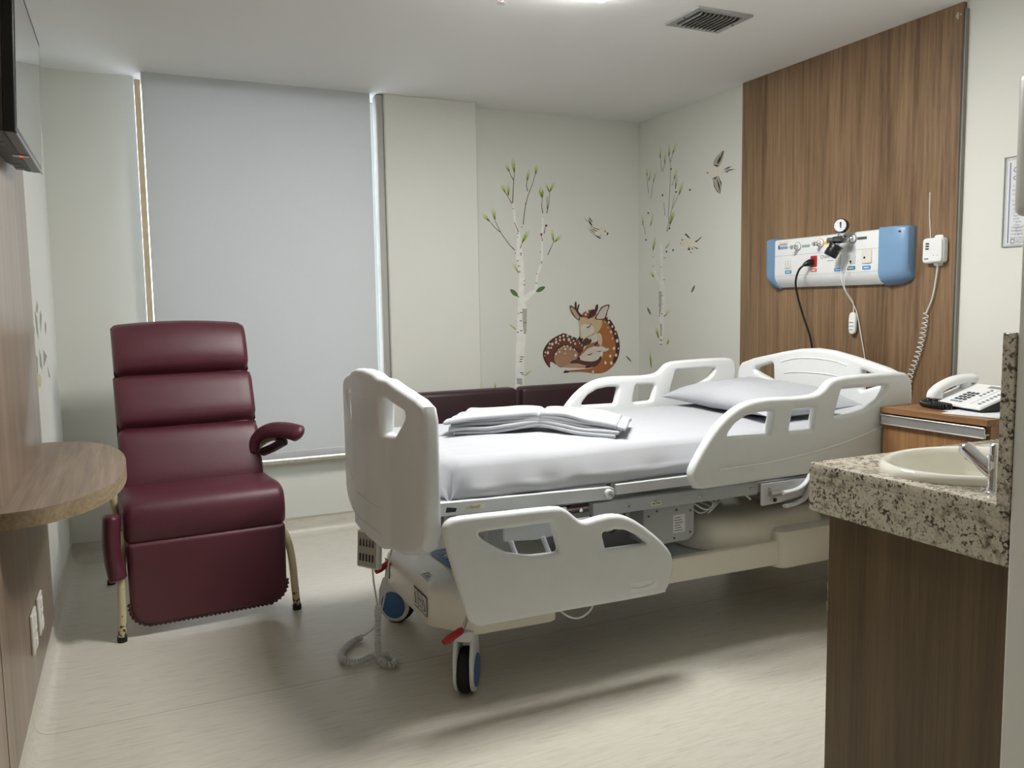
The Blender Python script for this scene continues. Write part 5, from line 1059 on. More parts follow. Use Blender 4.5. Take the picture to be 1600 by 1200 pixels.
# ================================================================== WALL STICKERS
DECALS = {"b1_trunk":[[[2.3,0.7951],[2.3056,0.9946],[2.3154,1.1633],[2.3309,1.394],[2.3406,1.5609],[2.3189,1.6522],[2.3308,1.8094],[2.3089,1.883],[2.2995,2.0014],[2.3087,2.0018],[2.3229,1.8916],[2.3516,1.814],[2.3705,1.6859],[2.3804,1.515],[2.3707,1.4061],[2.4562,1.4517],[2.467,1.5402],[2.5014,1.6286],[2.506,1.7923],[2.5148,1.9177],[2.5243,1.918],[2.5203,1.7926],[2.5181,1.6288],[2.4811,1.5317],[2.4702,1.4348],[2.3794,1.3598],[2.3929,1.3217],[2.3887,1.2035],[2.369,0.992],[2.3659,0.7999]]],"b1_bark":[[[2.3603,1.3203],[2.3947,1.3197],[2.3881,1.1727],[2.3705,1.1499],[2.3627,1.2044]],[[2.3099,0.8645],[2.3529,0.8584],[2.3522,0.8153],[2.3136,0.8253]]],"b1_ticks":[[[2.3253,1.6362],[2.3372,1.637],[2.3371,1.6321],[2.3272,1.6312]],[[2.3324,1.602],[2.346,1.6028],[2.3459,1.5979],[2.3345,1.597]],[[2.3317,1.5639],[2.3505,1.5647],[2.3504,1.5597],[2.3348,1.5589]],[[2.3726,1.5066],[2.3795,1.5073],[2.3794,1.5023],[2.3737,1.5016]],[[2.3688,1.4797],[2.3825,1.4805],[2.3824,1.4755],[2.371,1.4747]],[[2.3385,1.298],[2.3608,1.2983],[2.3607,1.2933],[2.3421,1.2929]],[[2.3393,1.244],[2.3565,1.2444],[2.3564,1.2394],[2.3421,1.2389]],[[2.3709,1.2309],[2.3899,1.2312],[2.3898,1.2262],[2.374,1.2258]],[[2.34,1.1791],[2.3589,1.1793],[2.3588,1.1743],[2.343,1.174]],[[2.3732,1.1611],[2.3853,1.1615],[2.3852,1.1565],[2.3752,1.156]],[[2.3158,1.1689],[2.3313,1.1693],[2.3312,1.1642],[2.3183,1.1638]],[[2.3363,1.0055],[2.3656,1.0051],[2.3655,1.0],[2.3411,1.0002]],[[2.3352,0.9899],[2.3576,0.9898],[2.3575,0.9847],[2.3388,0.9847]],[[2.3315,0.9745],[2.3522,0.9744],[2.3521,0.9694],[2.3349,0.9693]],[[2.3346,0.9003],[2.3605,0.8999],[2.3604,0.8948],[2.3388,0.8951]],[[2.3482,0.888],[2.3638,0.888],[2.3637,0.8829],[2.3507,0.8827]],[[2.3256,1.292],[2.3341,1.2926],[2.334,1.2876],[2.3269,1.287]],[[2.4656,1.5511],[2.4725,1.5519],[2.4725,1.5469],[2.4667,1.5461]],[[2.4595,1.4894],[2.4734,1.4901],[2.4733,1.4851],[2.4617,1.4844]],[[2.5015,1.6299],[2.5137,1.6307],[2.5136,1.6257],[2.5034,1.6249]],[[2.3274,1.4011],[2.3393,1.4017],[2.3392,1.3967],[2.3293,1.3961]],[[2.3174,0.7957],[2.3519,0.7946],[2.3518,0.7895],[2.3231,0.7903]],[[2.33,1.8128],[2.3393,1.8137],[2.3392,1.8082],[2.33,1.808]],[[2.3312,1.7874],[2.3373,1.7882],[2.3372,1.7827],[2.3311,1.7826]],[[2.3488,1.6843],[2.3627,1.6851],[2.3626,1.6796],[2.3487,1.6794]],[[2.3501,1.6739],[2.361,1.6747],[2.3609,1.6692],[2.3501,1.6691]],[[2.3005,1.9695],[2.3081,1.9704],[2.308,1.9649],[2.3004,1.9647]],[[2.3895,2.0054],[2.3988,2.0064],[2.3987,2.0009],[2.3894,2.0006]],[[2.3616,1.8548],[2.3693,1.8557],[2.3692,1.8502],[2.3615,1.85]],[[2.5038,1.6301],[2.5149,1.6308],[2.5149,1.6252],[2.5038,1.6251]],[[2.5013,1.6195],[2.5092,1.6203],[2.5092,1.6147],[2.5012,1.6146]],[[2.4952,1.6944],[2.5015,1.6951],[2.5015,1.6895],[2.4951,1.6895]],[[2.311,1.6838],[2.3187,1.6846],[2.3186,1.6791],[2.3109,1.679]]],"b1_twigs":[[[2.3113,1.7024],[2.2773,1.7329],[2.2178,1.807],[2.1741,1.8874]],[[2.2104,1.8171],[2.1807,1.8368],[2.1367,1.883]],[[2.3011,2.0035],[2.3112,2.1501],[2.3173,2.1978]],[[2.3112,2.1501],[2.2941,2.1729],[2.2817,2.2027]],[[2.2956,1.9999],[2.2676,2.0464]],[[2.2528,2.0662],[2.2713,2.0432]],[[2.3757,1.8689],[2.3803,1.9138],[2.3931,1.9898],[2.4135,2.0591],[2.4457,2.1291],[2.4684,2.1953]],[[2.4123,2.0831],[2.4021,2.1202],[2.4064,2.1478]],[[2.52,1.9457],[2.5127,1.994],[2.5189,2.0461]],[[2.5493,1.9466],[2.566,2.0097],[2.5717,2.0863]],[[2.5536,1.9745],[2.5531,2.0578]],[[2.5277,1.8136],[2.5379,1.8627]],[[2.5152,1.7645],[2.5093,1.8028]],[[2.5537,1.674],[2.5972,1.759]],[[2.3516,1.7133],[2.3637,1.748]],[[2.3402,1.8199],[2.312,1.881]]],"b1_leaves":[[[[2.1742,1.8908],[2.1608,1.9715]],0.0245,0],[[[2.1367,1.883],[2.0841,1.9286]],0.0245,0],[[[2.2817,2.2027],[2.256,2.2472]],0.0222,0],[[[2.3173,2.1964],[2.306,2.2931]],0.0268,0],[[[2.2505,2.0661],[2.2199,2.1241]],0.021,0],[[[2.2714,2.0479],[2.2728,2.1293]],0.0222,0],[[[2.4071,2.1478],[2.4238,2.2251]],0.021,0],[[[2.47,2.1954],[2.4803,2.2575]],0.0222,0],[[[2.5165,2.0439],[2.5065,2.1167]],0.0338,1],[[[2.5709,2.0849],[2.5384,2.1485]],0.0175,0],[[[2.5709,2.0849],[2.6116,2.154]],0.0198,0],[[[2.3622,1.7466],[2.4163,1.8334]],0.0233,1],[[[2.5988,1.759],[2.5862,1.8443]],0.0198,0],[[[2.6028,1.7591],[2.6639,1.8074]],0.021,0],[[[2.3316,1.4014],[2.273,1.4493]],0.0308,2],[[[2.4613,1.4311],[2.5334,1.4639]],0.0295,2],[[[2.3358,1.5544],[2.2954,1.6204]],0.0128,0],[[[2.3127,1.1825],[2.254,1.2317]],0.0103,0],[[[2.3688,0.8756],[2.4294,0.915]],0.0103,0]],"grass":[[[[2.154,0.7876],[2.1552,0.8494]],0.012,1],[[[4.7695,0.8963],[4.7929,1.0152]],0.02,1]],"b1_berries":[[[2.5443,1.8663]],[[2.5078,1.8076]]],"b2_trunk":[[[4.6835,1.0666],[4.682,1.258],[4.6794,1.4193],[4.6697,1.4707],[4.7146,1.518],[4.75,1.5685],[4.7572,1.6641],[4.7471,1.6635],[4.7369,1.5766],[4.6996,1.529],[4.6598,1.4875],[4.6552,1.5843],[4.6702,1.659],[4.6654,1.6928],[4.6803,1.7279],[4.6607,1.7492],[4.6439,1.7254],[4.6359,1.657],[4.6376,1.5721],[4.6207,1.4863],[4.6155,1.418],[4.613,1.2584],[4.6289,1.0657]]],"b2_bark":[[[4.6824,1.4251],[4.6498,1.4215],[4.6543,1.2926],[4.679,1.2464]],[[4.6689,1.2061],[4.6461,1.2007],[4.6488,1.1199],[4.6656,1.1194]]],"b2_ticks":[[[4.6324,1.5014],[4.6149,1.5009],[4.6149,1.4963],[4.6324,1.4969]],[[4.6467,1.3952],[4.633,1.395],[4.633,1.3904],[4.6467,1.3906]],[[4.6852,1.3307],[4.6673,1.3306],[4.6673,1.326],[4.6851,1.3261]],[[4.6466,1.3379],[4.6367,1.3379],[4.6367,1.3333],[4.6465,1.3334]],[[4.6542,1.2731],[4.6385,1.2731],[4.6385,1.2686],[4.6542,1.2685]],[[4.682,1.2586],[4.67,1.2586],[4.67,1.254],[4.682,1.2539]],[[4.6765,1.0953],[4.6408,1.0965],[4.6408,1.0918],[4.6765,1.0907]],[[4.6705,1.0665],[4.6466,1.0674],[4.6466,1.0627],[4.6705,1.0619]],[[4.6257,1.2606],[4.614,1.2607],[4.6139,1.2561],[4.6257,1.256]],[[4.7542,1.6605],[4.7461,1.66],[4.7461,1.6554],[4.7542,1.6559]],[[4.7551,1.597],[4.745,1.5966],[4.745,1.5919],[4.7551,1.5924]],[[4.6252,1.6473],[4.6135,1.6466],[4.6135,1.6421],[4.6251,1.6428]],[[4.6592,1.5867],[4.6513,1.5864],[4.6513,1.5818],[4.6592,1.5822]]],"b2_twigs":[[[4.5562,1.8471],[4.5779,1.9185],[4.5609,2.0686],[4.5521,2.1978],[4.5559,2.2599]],[[4.5559,2.2599],[4.5714,2.2966]],[[4.5524,2.2593],[4.5328,2.3038]],[[4.5954,1.8157],[4.5368,1.9556],[4.5081,2.0482]],[[4.5368,1.9556],[4.4677,2.0364]],[[4.6512,2.2125],[4.666,2.2983]],[[4.6391,2.2107],[4.6176,2.2593]],[[4.7747,2.0531],[4.7622,2.1227],[4.7459,2.163]],[[4.8066,2.0928],[4.8194,2.1589],[4.8246,2.2062]],[[4.8387,1.8147],[4.8712,1.8903]],[[4.7809,1.8675],[4.7707,1.8881]],[[4.5375,2.1067],[4.5144,2.1411]],[[4.5834,1.8147],[4.5598,1.8543]],[[4.6139,1.9222],[4.6262,2.0073]]],"b2_leaves":[[[[4.666,2.2983],[4.6699,2.3753]],0.022,3],[[[4.6176,2.2545],[4.6096,2.3476]],0.022,3],[[[4.5714,2.2966],[4.5623,2.3769]],0.0238,3],[[[4.5328,2.3038],[4.487,2.3769]],0.0238,3],[[[4.8246,2.2062],[4.8195,2.2662]],0.0202,3],[[[4.8041,2.1711],[4.7712,2.2481]],0.0202,3],[[[4.7497,2.16],[4.7125,2.2287]],0.0202,3],[[[4.5144,2.1411],[4.4825,2.2077]],0.0238,3],[[[4.4967,2.0809],[4.4858,2.1811]],0.0257,3],[[[4.462,2.0357],[4.4172,2.1141]],0.0257,0],[[[4.8712,1.883],[4.8843,1.9645]],0.0202,3],[[[4.7809,1.8675],[4.7493,1.9503]],0.0202,3],[[[4.5598,1.8543],[4.5075,1.9456]],0.0312,1],[[[4.7527,1.6999],[4.724,1.791]],0.0275,0],[[[4.607,1.7045],[4.5534,1.7427]],0.0128,0],[[[4.7398,1.5201],[4.7908,1.5615]],0.022,0],[[[4.6198,1.2498],[4.5572,1.3011]],0.0132,0],[[[4.6815,1.1027],[4.7189,1.1821]],0.0249,1],[[[4.5869,1.0673],[4.561,1.1081]],0.0205,1]],"b2_berries":[[[4.5475,2.2142]],[[4.6409,2.0579]],[[4.809,1.9588]],[[4.8361,1.7781]],[[4.4908,2.0597]],[[4.5621,1.8337]],[[4.5213,1.6884]],[[4.3446,2.0543]],[[4.5948,1.6826]]],"loose":[[[[4.8237,1.3162],[4.7751,1.2633]],0.02,4],[[[4.2864,1.4533],[4.328,1.4057]],0.02,4],[[[3.1623,0.9785],[3.2119,0.9315]],0.012,4]],"bird1_body":[[[2.8911,1.897],[2.9439,1.8833],[2.9913,1.8744],[3.009,1.8546],[3.0179,1.8321],[3.0133,1.8117],[2.9908,1.7961],[2.9552,1.7891],[2.9257,1.8049],[2.8964,1.8244],[2.8819,1.8416],[2.8704,1.8639],[2.8793,1.8791]]],"bird1_dark":[[[2.8359,1.9266],[2.846,1.9157],[2.8707,1.9014],[2.8968,1.8695],[2.9202,1.8576],[2.9496,1.852],[2.9496,1.8469],[2.9172,1.8537],[2.8909,1.8706],[2.8677,1.8988],[2.8445,1.9132]],[[2.8709,1.9351],[2.8854,1.9168],[2.8999,1.8997],[2.8911,1.9007],[2.8737,1.919]],[[2.8679,1.9188],[2.8852,1.8968],[2.8968,1.8771],[2.888,1.8781],[2.8736,1.899]],[[2.8763,1.8728],[2.8966,1.8545],[2.9348,1.839],[2.9318,1.8352],[2.9025,1.8458],[2.8821,1.8642]],[[2.8616,1.8587],[2.8907,1.8443],[2.917,1.8286],[2.9111,1.8272],[2.8877,1.8405]],[[2.8658,1.8425],[2.8994,1.8257],[2.9257,1.8099],[2.9493,1.8028],[2.9702,1.8171],[2.9687,1.8146],[2.9493,1.7978],[2.97,1.7944],[2.9552,1.7878],[2.9316,1.7999],[2.8993,1.8219]],[[3.0119,1.8319],[3.0194,1.8308],[3.0268,1.8247],[3.0178,1.8181],[3.0208,1.8131],[3.0103,1.8116]],[[2.9926,1.8479],[3.0,1.8443],[3.0059,1.8331],[3.0,1.8304],[2.9964,1.8392]]],"bird2_body":[[[4.169,2.1343],[4.1509,2.1604],[4.1144,2.1674],[4.0692,2.1536],[4.0246,2.1327],[4.0243,2.1129],[4.0596,2.104],[4.0953,2.0921],[4.1364,2.0979],[4.1596,2.1156]]],"bird2_wing":[[[4.119,2.1726],[4.1103,2.1998],[4.088,2.2189],[4.0349,2.2438],[4.0156,2.2416],[4.0255,2.1973],[4.0428,2.172],[4.0647,2.154]],[[4.1225,2.0902],[4.0685,2.1025],[4.0368,2.0584],[4.0366,2.0414],[4.0492,1.9892],[4.0853,2.0137],[4.1037,2.039]]],"bird2_dark":[[[4.1144,2.1708],[4.0828,2.1698],[4.0647,2.1529],[4.0872,2.1592]],[[4.0785,2.1777],[4.0261,2.2394],[4.0156,2.2393],[4.0474,2.1897],[4.0694,2.1706]],[[4.1101,2.1827],[4.0349,2.241],[4.0966,2.1919]],[[4.0874,2.1791],[4.0523,2.2186],[4.0608,2.1918]],[[4.1271,2.0926],[4.0775,2.1009],[4.0953,2.0864]],[[4.0863,2.0937],[4.0544,2.0438],[4.0448,1.9915],[4.0677,2.0399]],[[4.0685,2.0996],[4.0367,2.0527],[4.041,2.042]],[[4.1179,2.0867],[4.0946,2.0321],[4.0537,1.9926],[4.0762,2.0069],[4.1055,2.0392]],[[4.0202,2.132],[3.9725,2.1398],[3.9467,2.1375],[3.9853,2.1306]],[[4.0246,2.1298],[3.955,2.1221],[3.9107,2.1182],[3.9549,2.1166]],[[4.0156,2.1173],[3.9635,2.1179],[3.985,2.1099]],[[4.1783,2.1357],[4.1645,2.1394],[4.1643,2.1267]]],"bird3_body":[[[4.4403,1.7234],[4.4231,1.7559],[4.3979,1.7752],[4.3576,1.7598],[4.3276,1.7394],[4.2932,1.7248],[4.2539,1.6802],[4.2829,1.6732],[4.317,1.6543],[4.3669,1.6787],[4.4125,1.6969]]],"bird3_dark":[[[4.403,1.7848],[4.3798,1.7828],[4.3326,1.7458],[4.3626,1.7572]],[[4.2981,1.7264],[4.2641,1.7346],[4.2259,1.7524],[4.2306,1.7439],[4.2737,1.7222]],[[4.3669,1.6787],[4.3521,1.6989],[4.337,1.6767]],[[4.3372,1.6979],[4.3124,1.6841],[4.3025,1.6726],[4.3222,1.6848]],[[4.3175,1.7025],[4.2491,1.6787],[4.2733,1.6803]],[[4.3519,1.6716],[4.3121,1.654],[4.3319,1.6582]],[[4.4302,1.7503],[4.416,1.7522],[4.4179,1.7432],[4.4281,1.744]],[[4.4434,1.7267],[4.4362,1.7305],[4.4361,1.7182]]],"deer":[["body","orange",[[2.9956,1.2494],[3.0317,1.2383],[3.0679,1.1908],[3.0982,1.1275],[3.1132,1.0539],[3.1038,0.9809],[3.0729,0.9245],[3.0239,0.8848],[2.9754,0.8663],[2.9093,0.8643],[2.8203,0.879],[2.7149,0.8841],[2.7034,0.8949],[2.8204,0.8996],[2.8916,0.9066],[2.9397,0.9356],[2.9639,0.9709],[2.9762,1.0068],[2.9524,1.0491],[2.9347,1.0911],[2.929,1.1377],[2.9413,1.194],[2.9715,1.2345]]],["back_stripe","darkbrown",[[3.0137,1.2516],[3.0317,1.2383],[3.0679,1.1908],[3.0982,1.1275],[3.1132,1.0539],[3.1038,0.9809],[3.0729,0.9323],[3.0546,0.941],[3.0763,0.9977],[3.0795,1.055],[3.0646,1.1181],[3.0375,1.1812],[2.9955,1.2339]]],["chest","cream",[[2.932,1.1427],[2.9589,1.1368],[2.9707,1.1003],[2.9675,1.0693],[2.9554,1.0516],[2.9346,1.0807]]],["rump","redbrown",[[2.6715,1.1502],[2.7289,1.1282],[2.787,1.1061],[2.8337,1.079],[2.8216,1.0435],[2.8154,1.0027],[2.774,0.9634],[2.7271,0.9449],[2.6118,0.9398],[2.6005,0.9454],[2.5637,0.9597],[2.5603,0.9194],[2.5324,0.9484],[2.5131,0.9845],[2.508,1.0248],[2.5283,1.0692],[2.5683,1.108],[2.614,1.1317],[2.6485,1.1458]]],["rump_edge","darkbrown",[[2.6715,1.1502],[2.7289,1.1282],[2.787,1.1061],[2.8161,1.0847],[2.7752,1.0988],[2.723,1.1183],[2.6713,1.1376],[2.6196,1.1215],[2.5795,1.0976],[2.5395,1.0588],[2.522,1.0193],[2.5272,0.9839],[2.5493,0.9477],[2.5603,0.9194],[2.5324,0.9484],[2.5131,0.9845],[2.508,1.0248],[2.5283,1.0692],[2.5683,1.108],[2.614,1.1317],[2.6485,1.1458]]],["thigh_edge","darkbrown",[[2.5894,0.9712],[2.5841,1.0067],[2.6073,1.0437],[2.6476,1.0701],[2.6879,1.0763],[2.7399,1.0567],[2.8097,1.0286],[2.7861,1.0141],[2.7397,1.0388],[2.6878,1.0636],[2.6475,1.0549],[2.6129,1.0309],[2.5954,0.9962]]],["thigh","tan",[[2.6878,1.0661],[2.7397,1.0439],[2.7773,1.0119],[2.7682,0.9738],[2.7271,0.9424],[2.669,0.922],[2.6288,0.9239],[2.5978,0.9607],[2.5943,1.0013],[2.6158,1.0333],[2.6475,1.0574]]],["fawn_neck","maroon",[[2.739,0.9648],[2.7857,0.9629],[2.8563,0.9521],[2.9278,0.9568],[2.958,0.9867],[2.9608,0.9554],[2.9276,0.9205],[2.8798,0.9098],[2.8324,0.9197],[2.7738,0.9403],[2.7155,0.9429]]],["fawn_leg","pinktan",[[2.669,0.921],[2.7155,0.9403],[2.7738,0.9403],[2.8324,0.9248],[2.862,0.9157],[2.8323,0.9068],[2.7618,0.9136]]],["fawn_hoof","black",[[2.8323,0.9068],[2.8413,0.9218],[2.8798,0.9113],[2.8678,0.9067]]],["hoof","black",[[2.6599,0.8817],[2.6745,0.8988],[2.7092,0.8921],[2.7033,0.8821]]],["fawn_crown","pinkbrown",[[2.78,0.9785],[2.7978,1.0034],[2.8215,1.0332],[2.8513,1.063],[2.9048,1.0817],[2.9286,1.0809],[2.9524,1.0543],[2.9105,1.048],[2.8629,1.0369],[2.8213,1.0076]]],["fawn_head","lightcream",[[2.7829,0.9784],[2.8214,1.0127],[2.8629,1.042],[2.9165,1.053],[2.9523,1.0284],[2.9581,1.0023],[2.9399,0.9667],[2.8979,0.9503],[2.8445,0.9526],[2.7974,0.9624]]],["fawn_ear","lightcream",[[2.9163,1.0194],[2.9404,1.047],[2.9764,1.0508],[3.0277,1.0334],[2.9943,1.0139],[2.9582,1.0152]]],["fawn_ear_edge","darkbrown",[[2.9163,1.0168],[2.9582,1.0204],[2.9552,1.0127]]],["fawn_ear_tip","darkbrown",[[2.9704,1.0537],[3.0307,1.0333],[3.0005,1.037]]],["fawn_far_ear","lightcream",[[2.8635,1.1139],[2.9171,1.138],[2.929,1.1325],[2.9228,1.1018],[2.8929,1.0873]]],["fawn_antler","darkbrown",[[2.8253,1.1279],[2.8634,1.1037],[2.8812,1.1031],[2.881,1.0825],[2.8631,1.0703],[2.8218,1.0589],[2.8161,1.0847]]],["fawn_antler_tip","darkbrown",[[2.9317,1.0989],[2.9345,1.0704],[2.9106,1.0558],[2.9017,1.0664],[2.9227,1.0811]]],["head","headtan",[[2.7882,1.2486],[2.8177,1.2785],[2.8767,1.303],[2.9299,1.2764],[2.9655,1.2346],[2.9683,1.2036],[2.9471,1.1629],[2.9171,1.1432],[2.8695,1.124],[2.8339,1.1097],[2.8162,1.0975],[2.7928,1.1008],[2.7883,1.1265],[2.7876,1.1825]]],["muzzle","lightcream",[[2.7995,1.1975],[2.8583,1.2063],[2.9055,1.1795],[2.8933,1.1438],[2.8458,1.1247],[2.8163,1.1052],[2.8047,1.126]]],["forehead","brown",[[2.8029,1.2585],[2.8237,1.2886],[2.8767,1.3055],[2.9181,1.2869],[2.912,1.2614],[2.8704,1.2469],[2.8351,1.2527]]],["ear_left_edge","darkbrown",[[2.7148,1.3309],[2.7252,1.3358],[2.7597,1.3151],[2.7914,1.274],[2.7881,1.2359],[2.7505,1.2596],[2.7219,1.298]]],["ear_left","earpink",[[2.7222,1.3258],[2.7481,1.3127],[2.7855,1.2715],[2.7812,1.2412],[2.7535,1.2646],[2.7277,1.3004]]],["ear_right_edge","darkbrown",[[2.9089,1.2435],[2.9389,1.2865],[2.966,1.3246],[3.0274,1.3376],[3.0108,1.2878],[2.9986,1.2468],[2.9655,1.2346]]],["ear_right","lightear",[[2.9208,1.2458],[2.9449,1.2839],[2.972,1.3178],[3.0189,1.3305],[3.0036,1.2879],[2.9896,1.2506],[2.9655,1.2408]]],["antler_left","darkbrown",[[2.7543,1.3581],[2.7659,1.3595],[2.7684,1.3149],[2.7803,1.3426],[2.789,1.3399],[2.78,1.3021],[2.7943,1.2815],[2.8147,1.2633],[2.8029,1.256],[2.7739,1.2794],[2.7528,1.3202]]],["antler_right","darkbrown",[[2.9184,1.3355],[2.9274,1.3405],[2.9362,1.3353],[2.9331,1.3071],[2.9121,1.2742],[2.8645,1.2445],[2.8527,1.2524],[2.8767,1.2979],[2.8945,1.3078],[2.9093,1.3075]]],["nose","black",[[2.7782,1.1089],[2.7871,1.1265],[2.7987,1.1108],[2.8163,1.1128],[2.8056,1.0953],[2.7869,1.0974]]],["eye","black",[[2.8434,1.1862],[2.8641,1.1933],[2.8808,1.2134],[2.8819,1.2098],[2.867,1.1881],[2.8463,1.1825]]],["fawn_eye","black",[[2.8508,0.9998],[2.8715,1.0005],[2.8876,1.0127],[2.8864,1.0076],[2.8733,0.9963],[2.8537,0.996]]],["fawn_nose","black",[[2.7741,0.9787],[2.7859,0.9834],[2.7916,0.9703],[2.7827,0.9604]]]],"deer_spots":[[[3.0185,1.2427],0.0095],[[3.0195,1.2153],0.0089],[[3.0478,1.1861],0.0079],[[3.0751,1.1657],0.0095],[[3.0374,1.1501],0.0089],[[3.0726,1.1361],0.0068],[[3.0493,1.103],0.0058],[[3.087,1.0851],0.0116],[[3.0611,1.0338],0.0105],[[3.0966,1.0314],0.0058],[[3.0305,0.9812],0.0095],[[3.078,0.9861],0.0105],[[2.9909,0.9359],0.0095],[[3.0394,0.9322],0.0116],[[2.8914,0.8781],0.0084],[[2.9894,1.2186],0.0042],[[3.0133,1.1792],0.0042],[[2.8501,1.2922],0.0084],[[2.8364,1.2741],0.0074],[[2.6627,1.1343],0.0079],[[2.6357,1.126],0.0068],[[2.6943,1.1318],0.0079],[[2.7277,1.1191],0.0063],[[2.6053,1.1118],0.0063],[[2.605,1.0917],0.0095],[[2.5765,1.0801],0.0095],[[2.5567,1.0823],0.0063],[[2.6354,1.1048],0.0074],[[2.6664,1.1074],0.0079],[[2.7038,1.1062],0.0105],[[2.7402,1.0964],0.0058],[[2.7169,1.087],0.0063],[[2.7665,1.1067],0.0042],[[2.7517,1.0766],0.0074],[[2.5677,1.0552],0.0063],[[2.5496,1.0559],0.0068],[[2.5418,1.0235],0.0095],[[2.5221,1.0268],0.0053],[[2.8042,1.0646],0.0047],[[2.7867,1.078],0.0042],[[2.6659,1.0618],0.0063],[[2.6936,1.0624],0.0063],[[2.7195,1.0548],0.0047],[[2.6761,1.0437],0.0074],[[2.7136,1.0413],0.0063],[[2.7455,1.0371],0.0058],[[2.6445,1.0489],0.0047],[[2.6311,1.0251],0.0063],[[2.6041,1.0125],0.0074],[[2.6233,1.0416],0.0042],[[2.6729,1.0144],0.0053],[[2.7539,0.9974],0.0095],[[2.519,1.0043],0.0037],[[2.781,1.0935],0.0037],[[2.6237,1.081],0.0047]],"left_blades":[[[4.0535,1.3967],[4.0802,1.3697],[4.0377,1.3424],[3.98,1.356]],[[3.9364,1.356],[4.0025,1.3247],[4.0064,1.2348],[3.9587,1.2629],[3.9305,1.3165]],[[4.1651,1.356],[4.2217,1.3323],[4.1278,1.2588],[4.117,1.3099]],[[4.3585,1.3071],[4.4121,1.2916],[4.3636,1.2432],[4.3221,1.2735]],[[3.8172,1.3049],[3.8725,1.2824],[3.8348,1.2402],[3.8034,1.2668]],[[4.0003,1.1944],[4.0552,1.1601],[4.073,1.0993],[3.9945,1.1225]],[[3.8379,1.184],[3.9069,1.1588],[3.8859,1.0984],[3.8003,1.1],[3.7887,1.1436]],[[4.1849,1.182],[4.3425,1.1456],[4.1544,1.1081]],[[4.3357,1.1018],[4.4299,1.0406],[4.3518,1.0513]]],"left_yellow":[[[3.8412,1.0971],[3.9287,1.0954],[4.0045,1.072],[3.9628,1.0346],[3.8502,1.0485]]]}

DC = {'orange': (166, 106, 58), 'darkbrown': (78, 46, 36), 'cream': (206, 190, 164), 'redbrown': (112, 62, 48), 'tan': (170, 132, 106), 'maroon': (92, 52, 44), 'pinktan': (188, 150, 124), 'black': (34, 28, 26),
      'pinkbrown': (162, 108, 88), 'lightcream': (214, 206, 190), 'headtan': (200, 176, 140), 'brown': (146, 86, 62), 'earpink': (194, 164, 148), 'lightear': (212, 198, 190)}
def dmat(name, rgb): return mat('sticker_' + name, srgb(*rgb), rough=.65, noise_amt=.10, noise_scale=30)
def onwall(wall, u, z, off):
    if wall == 'back': return (u, 4.93-off, z)
    if wall == 'right': return (3.27-off, u, z)
    return (-.35+off, u, z)
def flat(name, polys, wall, off, m, parent, t=.0003):
    mb = MB()
    for pts in polys: mb.prism(pts, lambda u, v_, w_: onwall(wall, u, v_, w_), off-t, off)
    return mb.build(name, m, parent, smooth=0)
def strip(pts, w0, w1):
    P = [Vector(p) for p in pts]; a = []; b = []; k = len(P)
    for i, p in enumerate(P):
        t = (P[min(i+1, k-1)]-P[max(i-1, 0)]).normalized(); n = Vector((-t.y, t.x))*(w0+(w1-w0)*i/(k-1))/2
        a.append(tuple(p+n)); b.append(tuple(p-n))
    return a+b[::-1]
LEAFM = [dmat('leaf_pale', (188, 200, 122)), dmat('leaf_bright', (158, 184, 66)), dmat('leaf_green', (84, 124, 66)), dmat('leaf_faint', (204, 206, 172)), dmat('leaf_grey', (112, 116, 100))]
TIPM = dmat('leaf_tip', (214, 218, 188)); BASEM = dmat('leaf_base', (112, 120, 66))
def leaf(wall, pts, w, c, parent, off=.0012, name='leaf'):
    b, t = Vector(pts[0]), Vector(pts[1]); d = t-b; n = Vector((-d.y, d.x)).normalized()
    def outl(a0, a1, k): return [tuple(b+d*(a0+(a1-a0)*s)+n*w*.5*k*sg*math.sin(math.pi*min(1, s*.98+.01))**.8) for sg, rr_ in ((1, [0, .15, .3, .5, .7, .85, 1]), (-1, [.85, .7, .5, .3, .15])) for s in rr_]
    o = flat(name, [outl(0, 1, 1)], wall, off, LEAFM[c], parent)
    if c in (0, 1, 3):
        flat('leaf_tip', [outl(.55, 1.04, .55)], wall, off+.0004, TIPM, o); flat('leaf_base', [outl(-.03, .42, .45)], wall, off+.0005, BASEM, o)
    elif c == 2: flat('leaf_vein', [strip([tuple(b), tuple(t)], .002, .0008)], wall, off+.0004, BASEM, o)
    return o
def birch(key, wall, label, loc, wcol, tick, twig):
    t = thing('birch_sticker', label, 'wall sticker', loc, 'birch tree stickers')
    tr2 = flat('trunk', DECALS[key+'_trunk'], wall, .0006, wcol, t)
    for p in DECALS[key+'_bark']: flat('bark_patch', [p], wall, .0010, dmat('bark_grey', (182, 182, 175)), tr2)
    flat('bark_marks', DECALS[key+'_ticks'], wall, .0014, tick, tr2)['kind'] = 'stuff'
    for p in DECALS[key+'_twigs']: flat('twig', [strip(p, .0065, .0035)], wall, .0009, twig, t)
    for pts, w, c in DECALS[key+'_leaves']: leaf(wall, pts, w, c, t)
    for p in DECALS[key+'_berries']:
        (u, z) = p[0]; r_ = .0085 if wall == 'back' else .006
        flat('berry', [[(u+r_*(1.6 if wall == 'right' else 1)*math.cos(a), z+r_*math.sin(a)) for a in [2*math.pi*k/10 for k in range(10)]]], wall, .0016, dmat('berry_red', (128, 40, 42)) if wall == 'back' else dmat('berry_dark', (62, 58, 54)), t)
    return t
birch('b1', 'back', 'pale birch tree sticker left of the deer on the back wall', (2.32, 4.93, .80), dmat('birch_white', (244, 244, 238)), dmat('bark_dark', (66, 62, 58)), dmat('twig_brown', (108, 98, 86)))
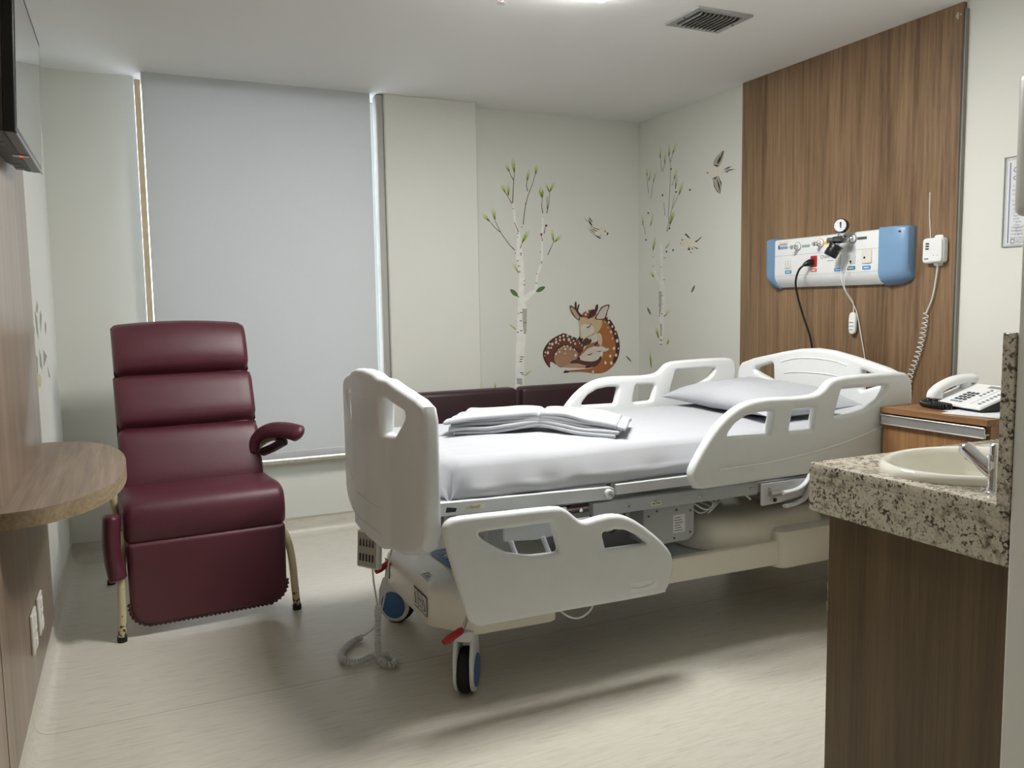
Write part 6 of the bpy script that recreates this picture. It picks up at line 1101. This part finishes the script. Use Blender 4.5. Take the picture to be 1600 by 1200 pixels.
birch('b2', 'right', 'faint birch tree sticker near the corner, beside the flying birds', (3.27, 4.55, 1.0), dmat('birch_faint', (236, 236, 230)), dmat('bark_dark', (66, 62, 58)), dmat('twig_faint', (150, 146, 134)))
for k, (pts, w, c) in enumerate(DECALS['grass']):
    o = leaf('back' if k == 0 else 'right', pts, w, c, None, name='grass_blade_sticker'); 
    solo(o, ('small grass blade sticker at the foot of the birch left of the deer', 'small grass blade sticker low on the corner wall above the bed rail')[k], 'wall sticker', 'loose leaf stickers')
    for ch_ in list(o.children): ch_.location = -WO[o.name]
for k, (pts, w, c) in enumerate(DECALS['loose']):
    o = leaf('right' if k < 2 else 'back', pts, w, c, None, name='leaf_sticker')
    solo(o, ('grey leaf sticker left of the faint birch trunk near the corner', 'grey leaf sticker right of the faint birch trunk below the birds', 'tiny dark leaf sticker just right of the deer')[k], 'wall sticker', 'loose leaf stickers')
BW = dmat('bird_body', (228, 226, 212)); BD = dmat('bird_dark', (58, 54, 48)); BWG = dmat('bird_wing', (184, 177, 162))
def bird(key, wall, label, loc):
    t = thing('bird_sticker', label, 'wall sticker', loc, 'bird stickers')
    flat('body', [smoothloop(p, 2) for p in DECALS[key+'_body']], wall, .0006, BW, t)
    if key+'_wing' in DECALS: 
        for p in DECALS[key+'_wing']: flat('wing', [p], wall, .0008, BWG, t)
    for p in DECALS[key+'_dark']: flat('feather_mark', [p], wall, .0013, BD, t)
bird('bird1', 'back', 'small diving bird sticker above the deer on the back wall', (2.95, 4.93, 1.75))
bird('bird2', 'right', 'bird sticker with spread wings, upper one beside the wood panel', (3.27, 3.98, 1.95))
bird('bird3', 'right', 'small bird sticker below the spread-winged bird by the corner birch', (3.27, 4.25, 1.6))
de = thing('deer_sticker', 'sleeping deer curled around its spotted fawn on the back wall', 'wall sticker', (2.76, 4.93, .95))
for k, (nm, cl_, pts) in enumerate(DECALS['deer']):
    flat(nm, [smoothloop(pts, 3) if len(pts) > 5 else pts], 'back', .0006+.00022*k, dmat('deer_' + cl_, DC[cl_]), de, t=.0002)
for (u, z), r_ in DECALS['deer_spots']:
    flat('spot', [[(u+r_*math.cos(a), z+1.15*r_*math.sin(a)) for a in [2*math.pi*q/9 for q in range(9)]]], 'back', .0084, dmat('deer_spot', (226, 216, 200)), de, t=.0002)
lf = thing('plant_sticker', 'worn grass and flower sticker on the left wall beside the oak panel', 'wall sticker', (-.35, 4.0, 1.05))
for p in DECALS['left_blades']: flat('blade', [p], 'left', .0008, dmat('blade_grey', (150, 146, 132)), lf)
for p in DECALS['left_yellow']: flat('flower', [p], 'left', .0010, dmat('flower_yellow', (206, 204, 150)), lf)
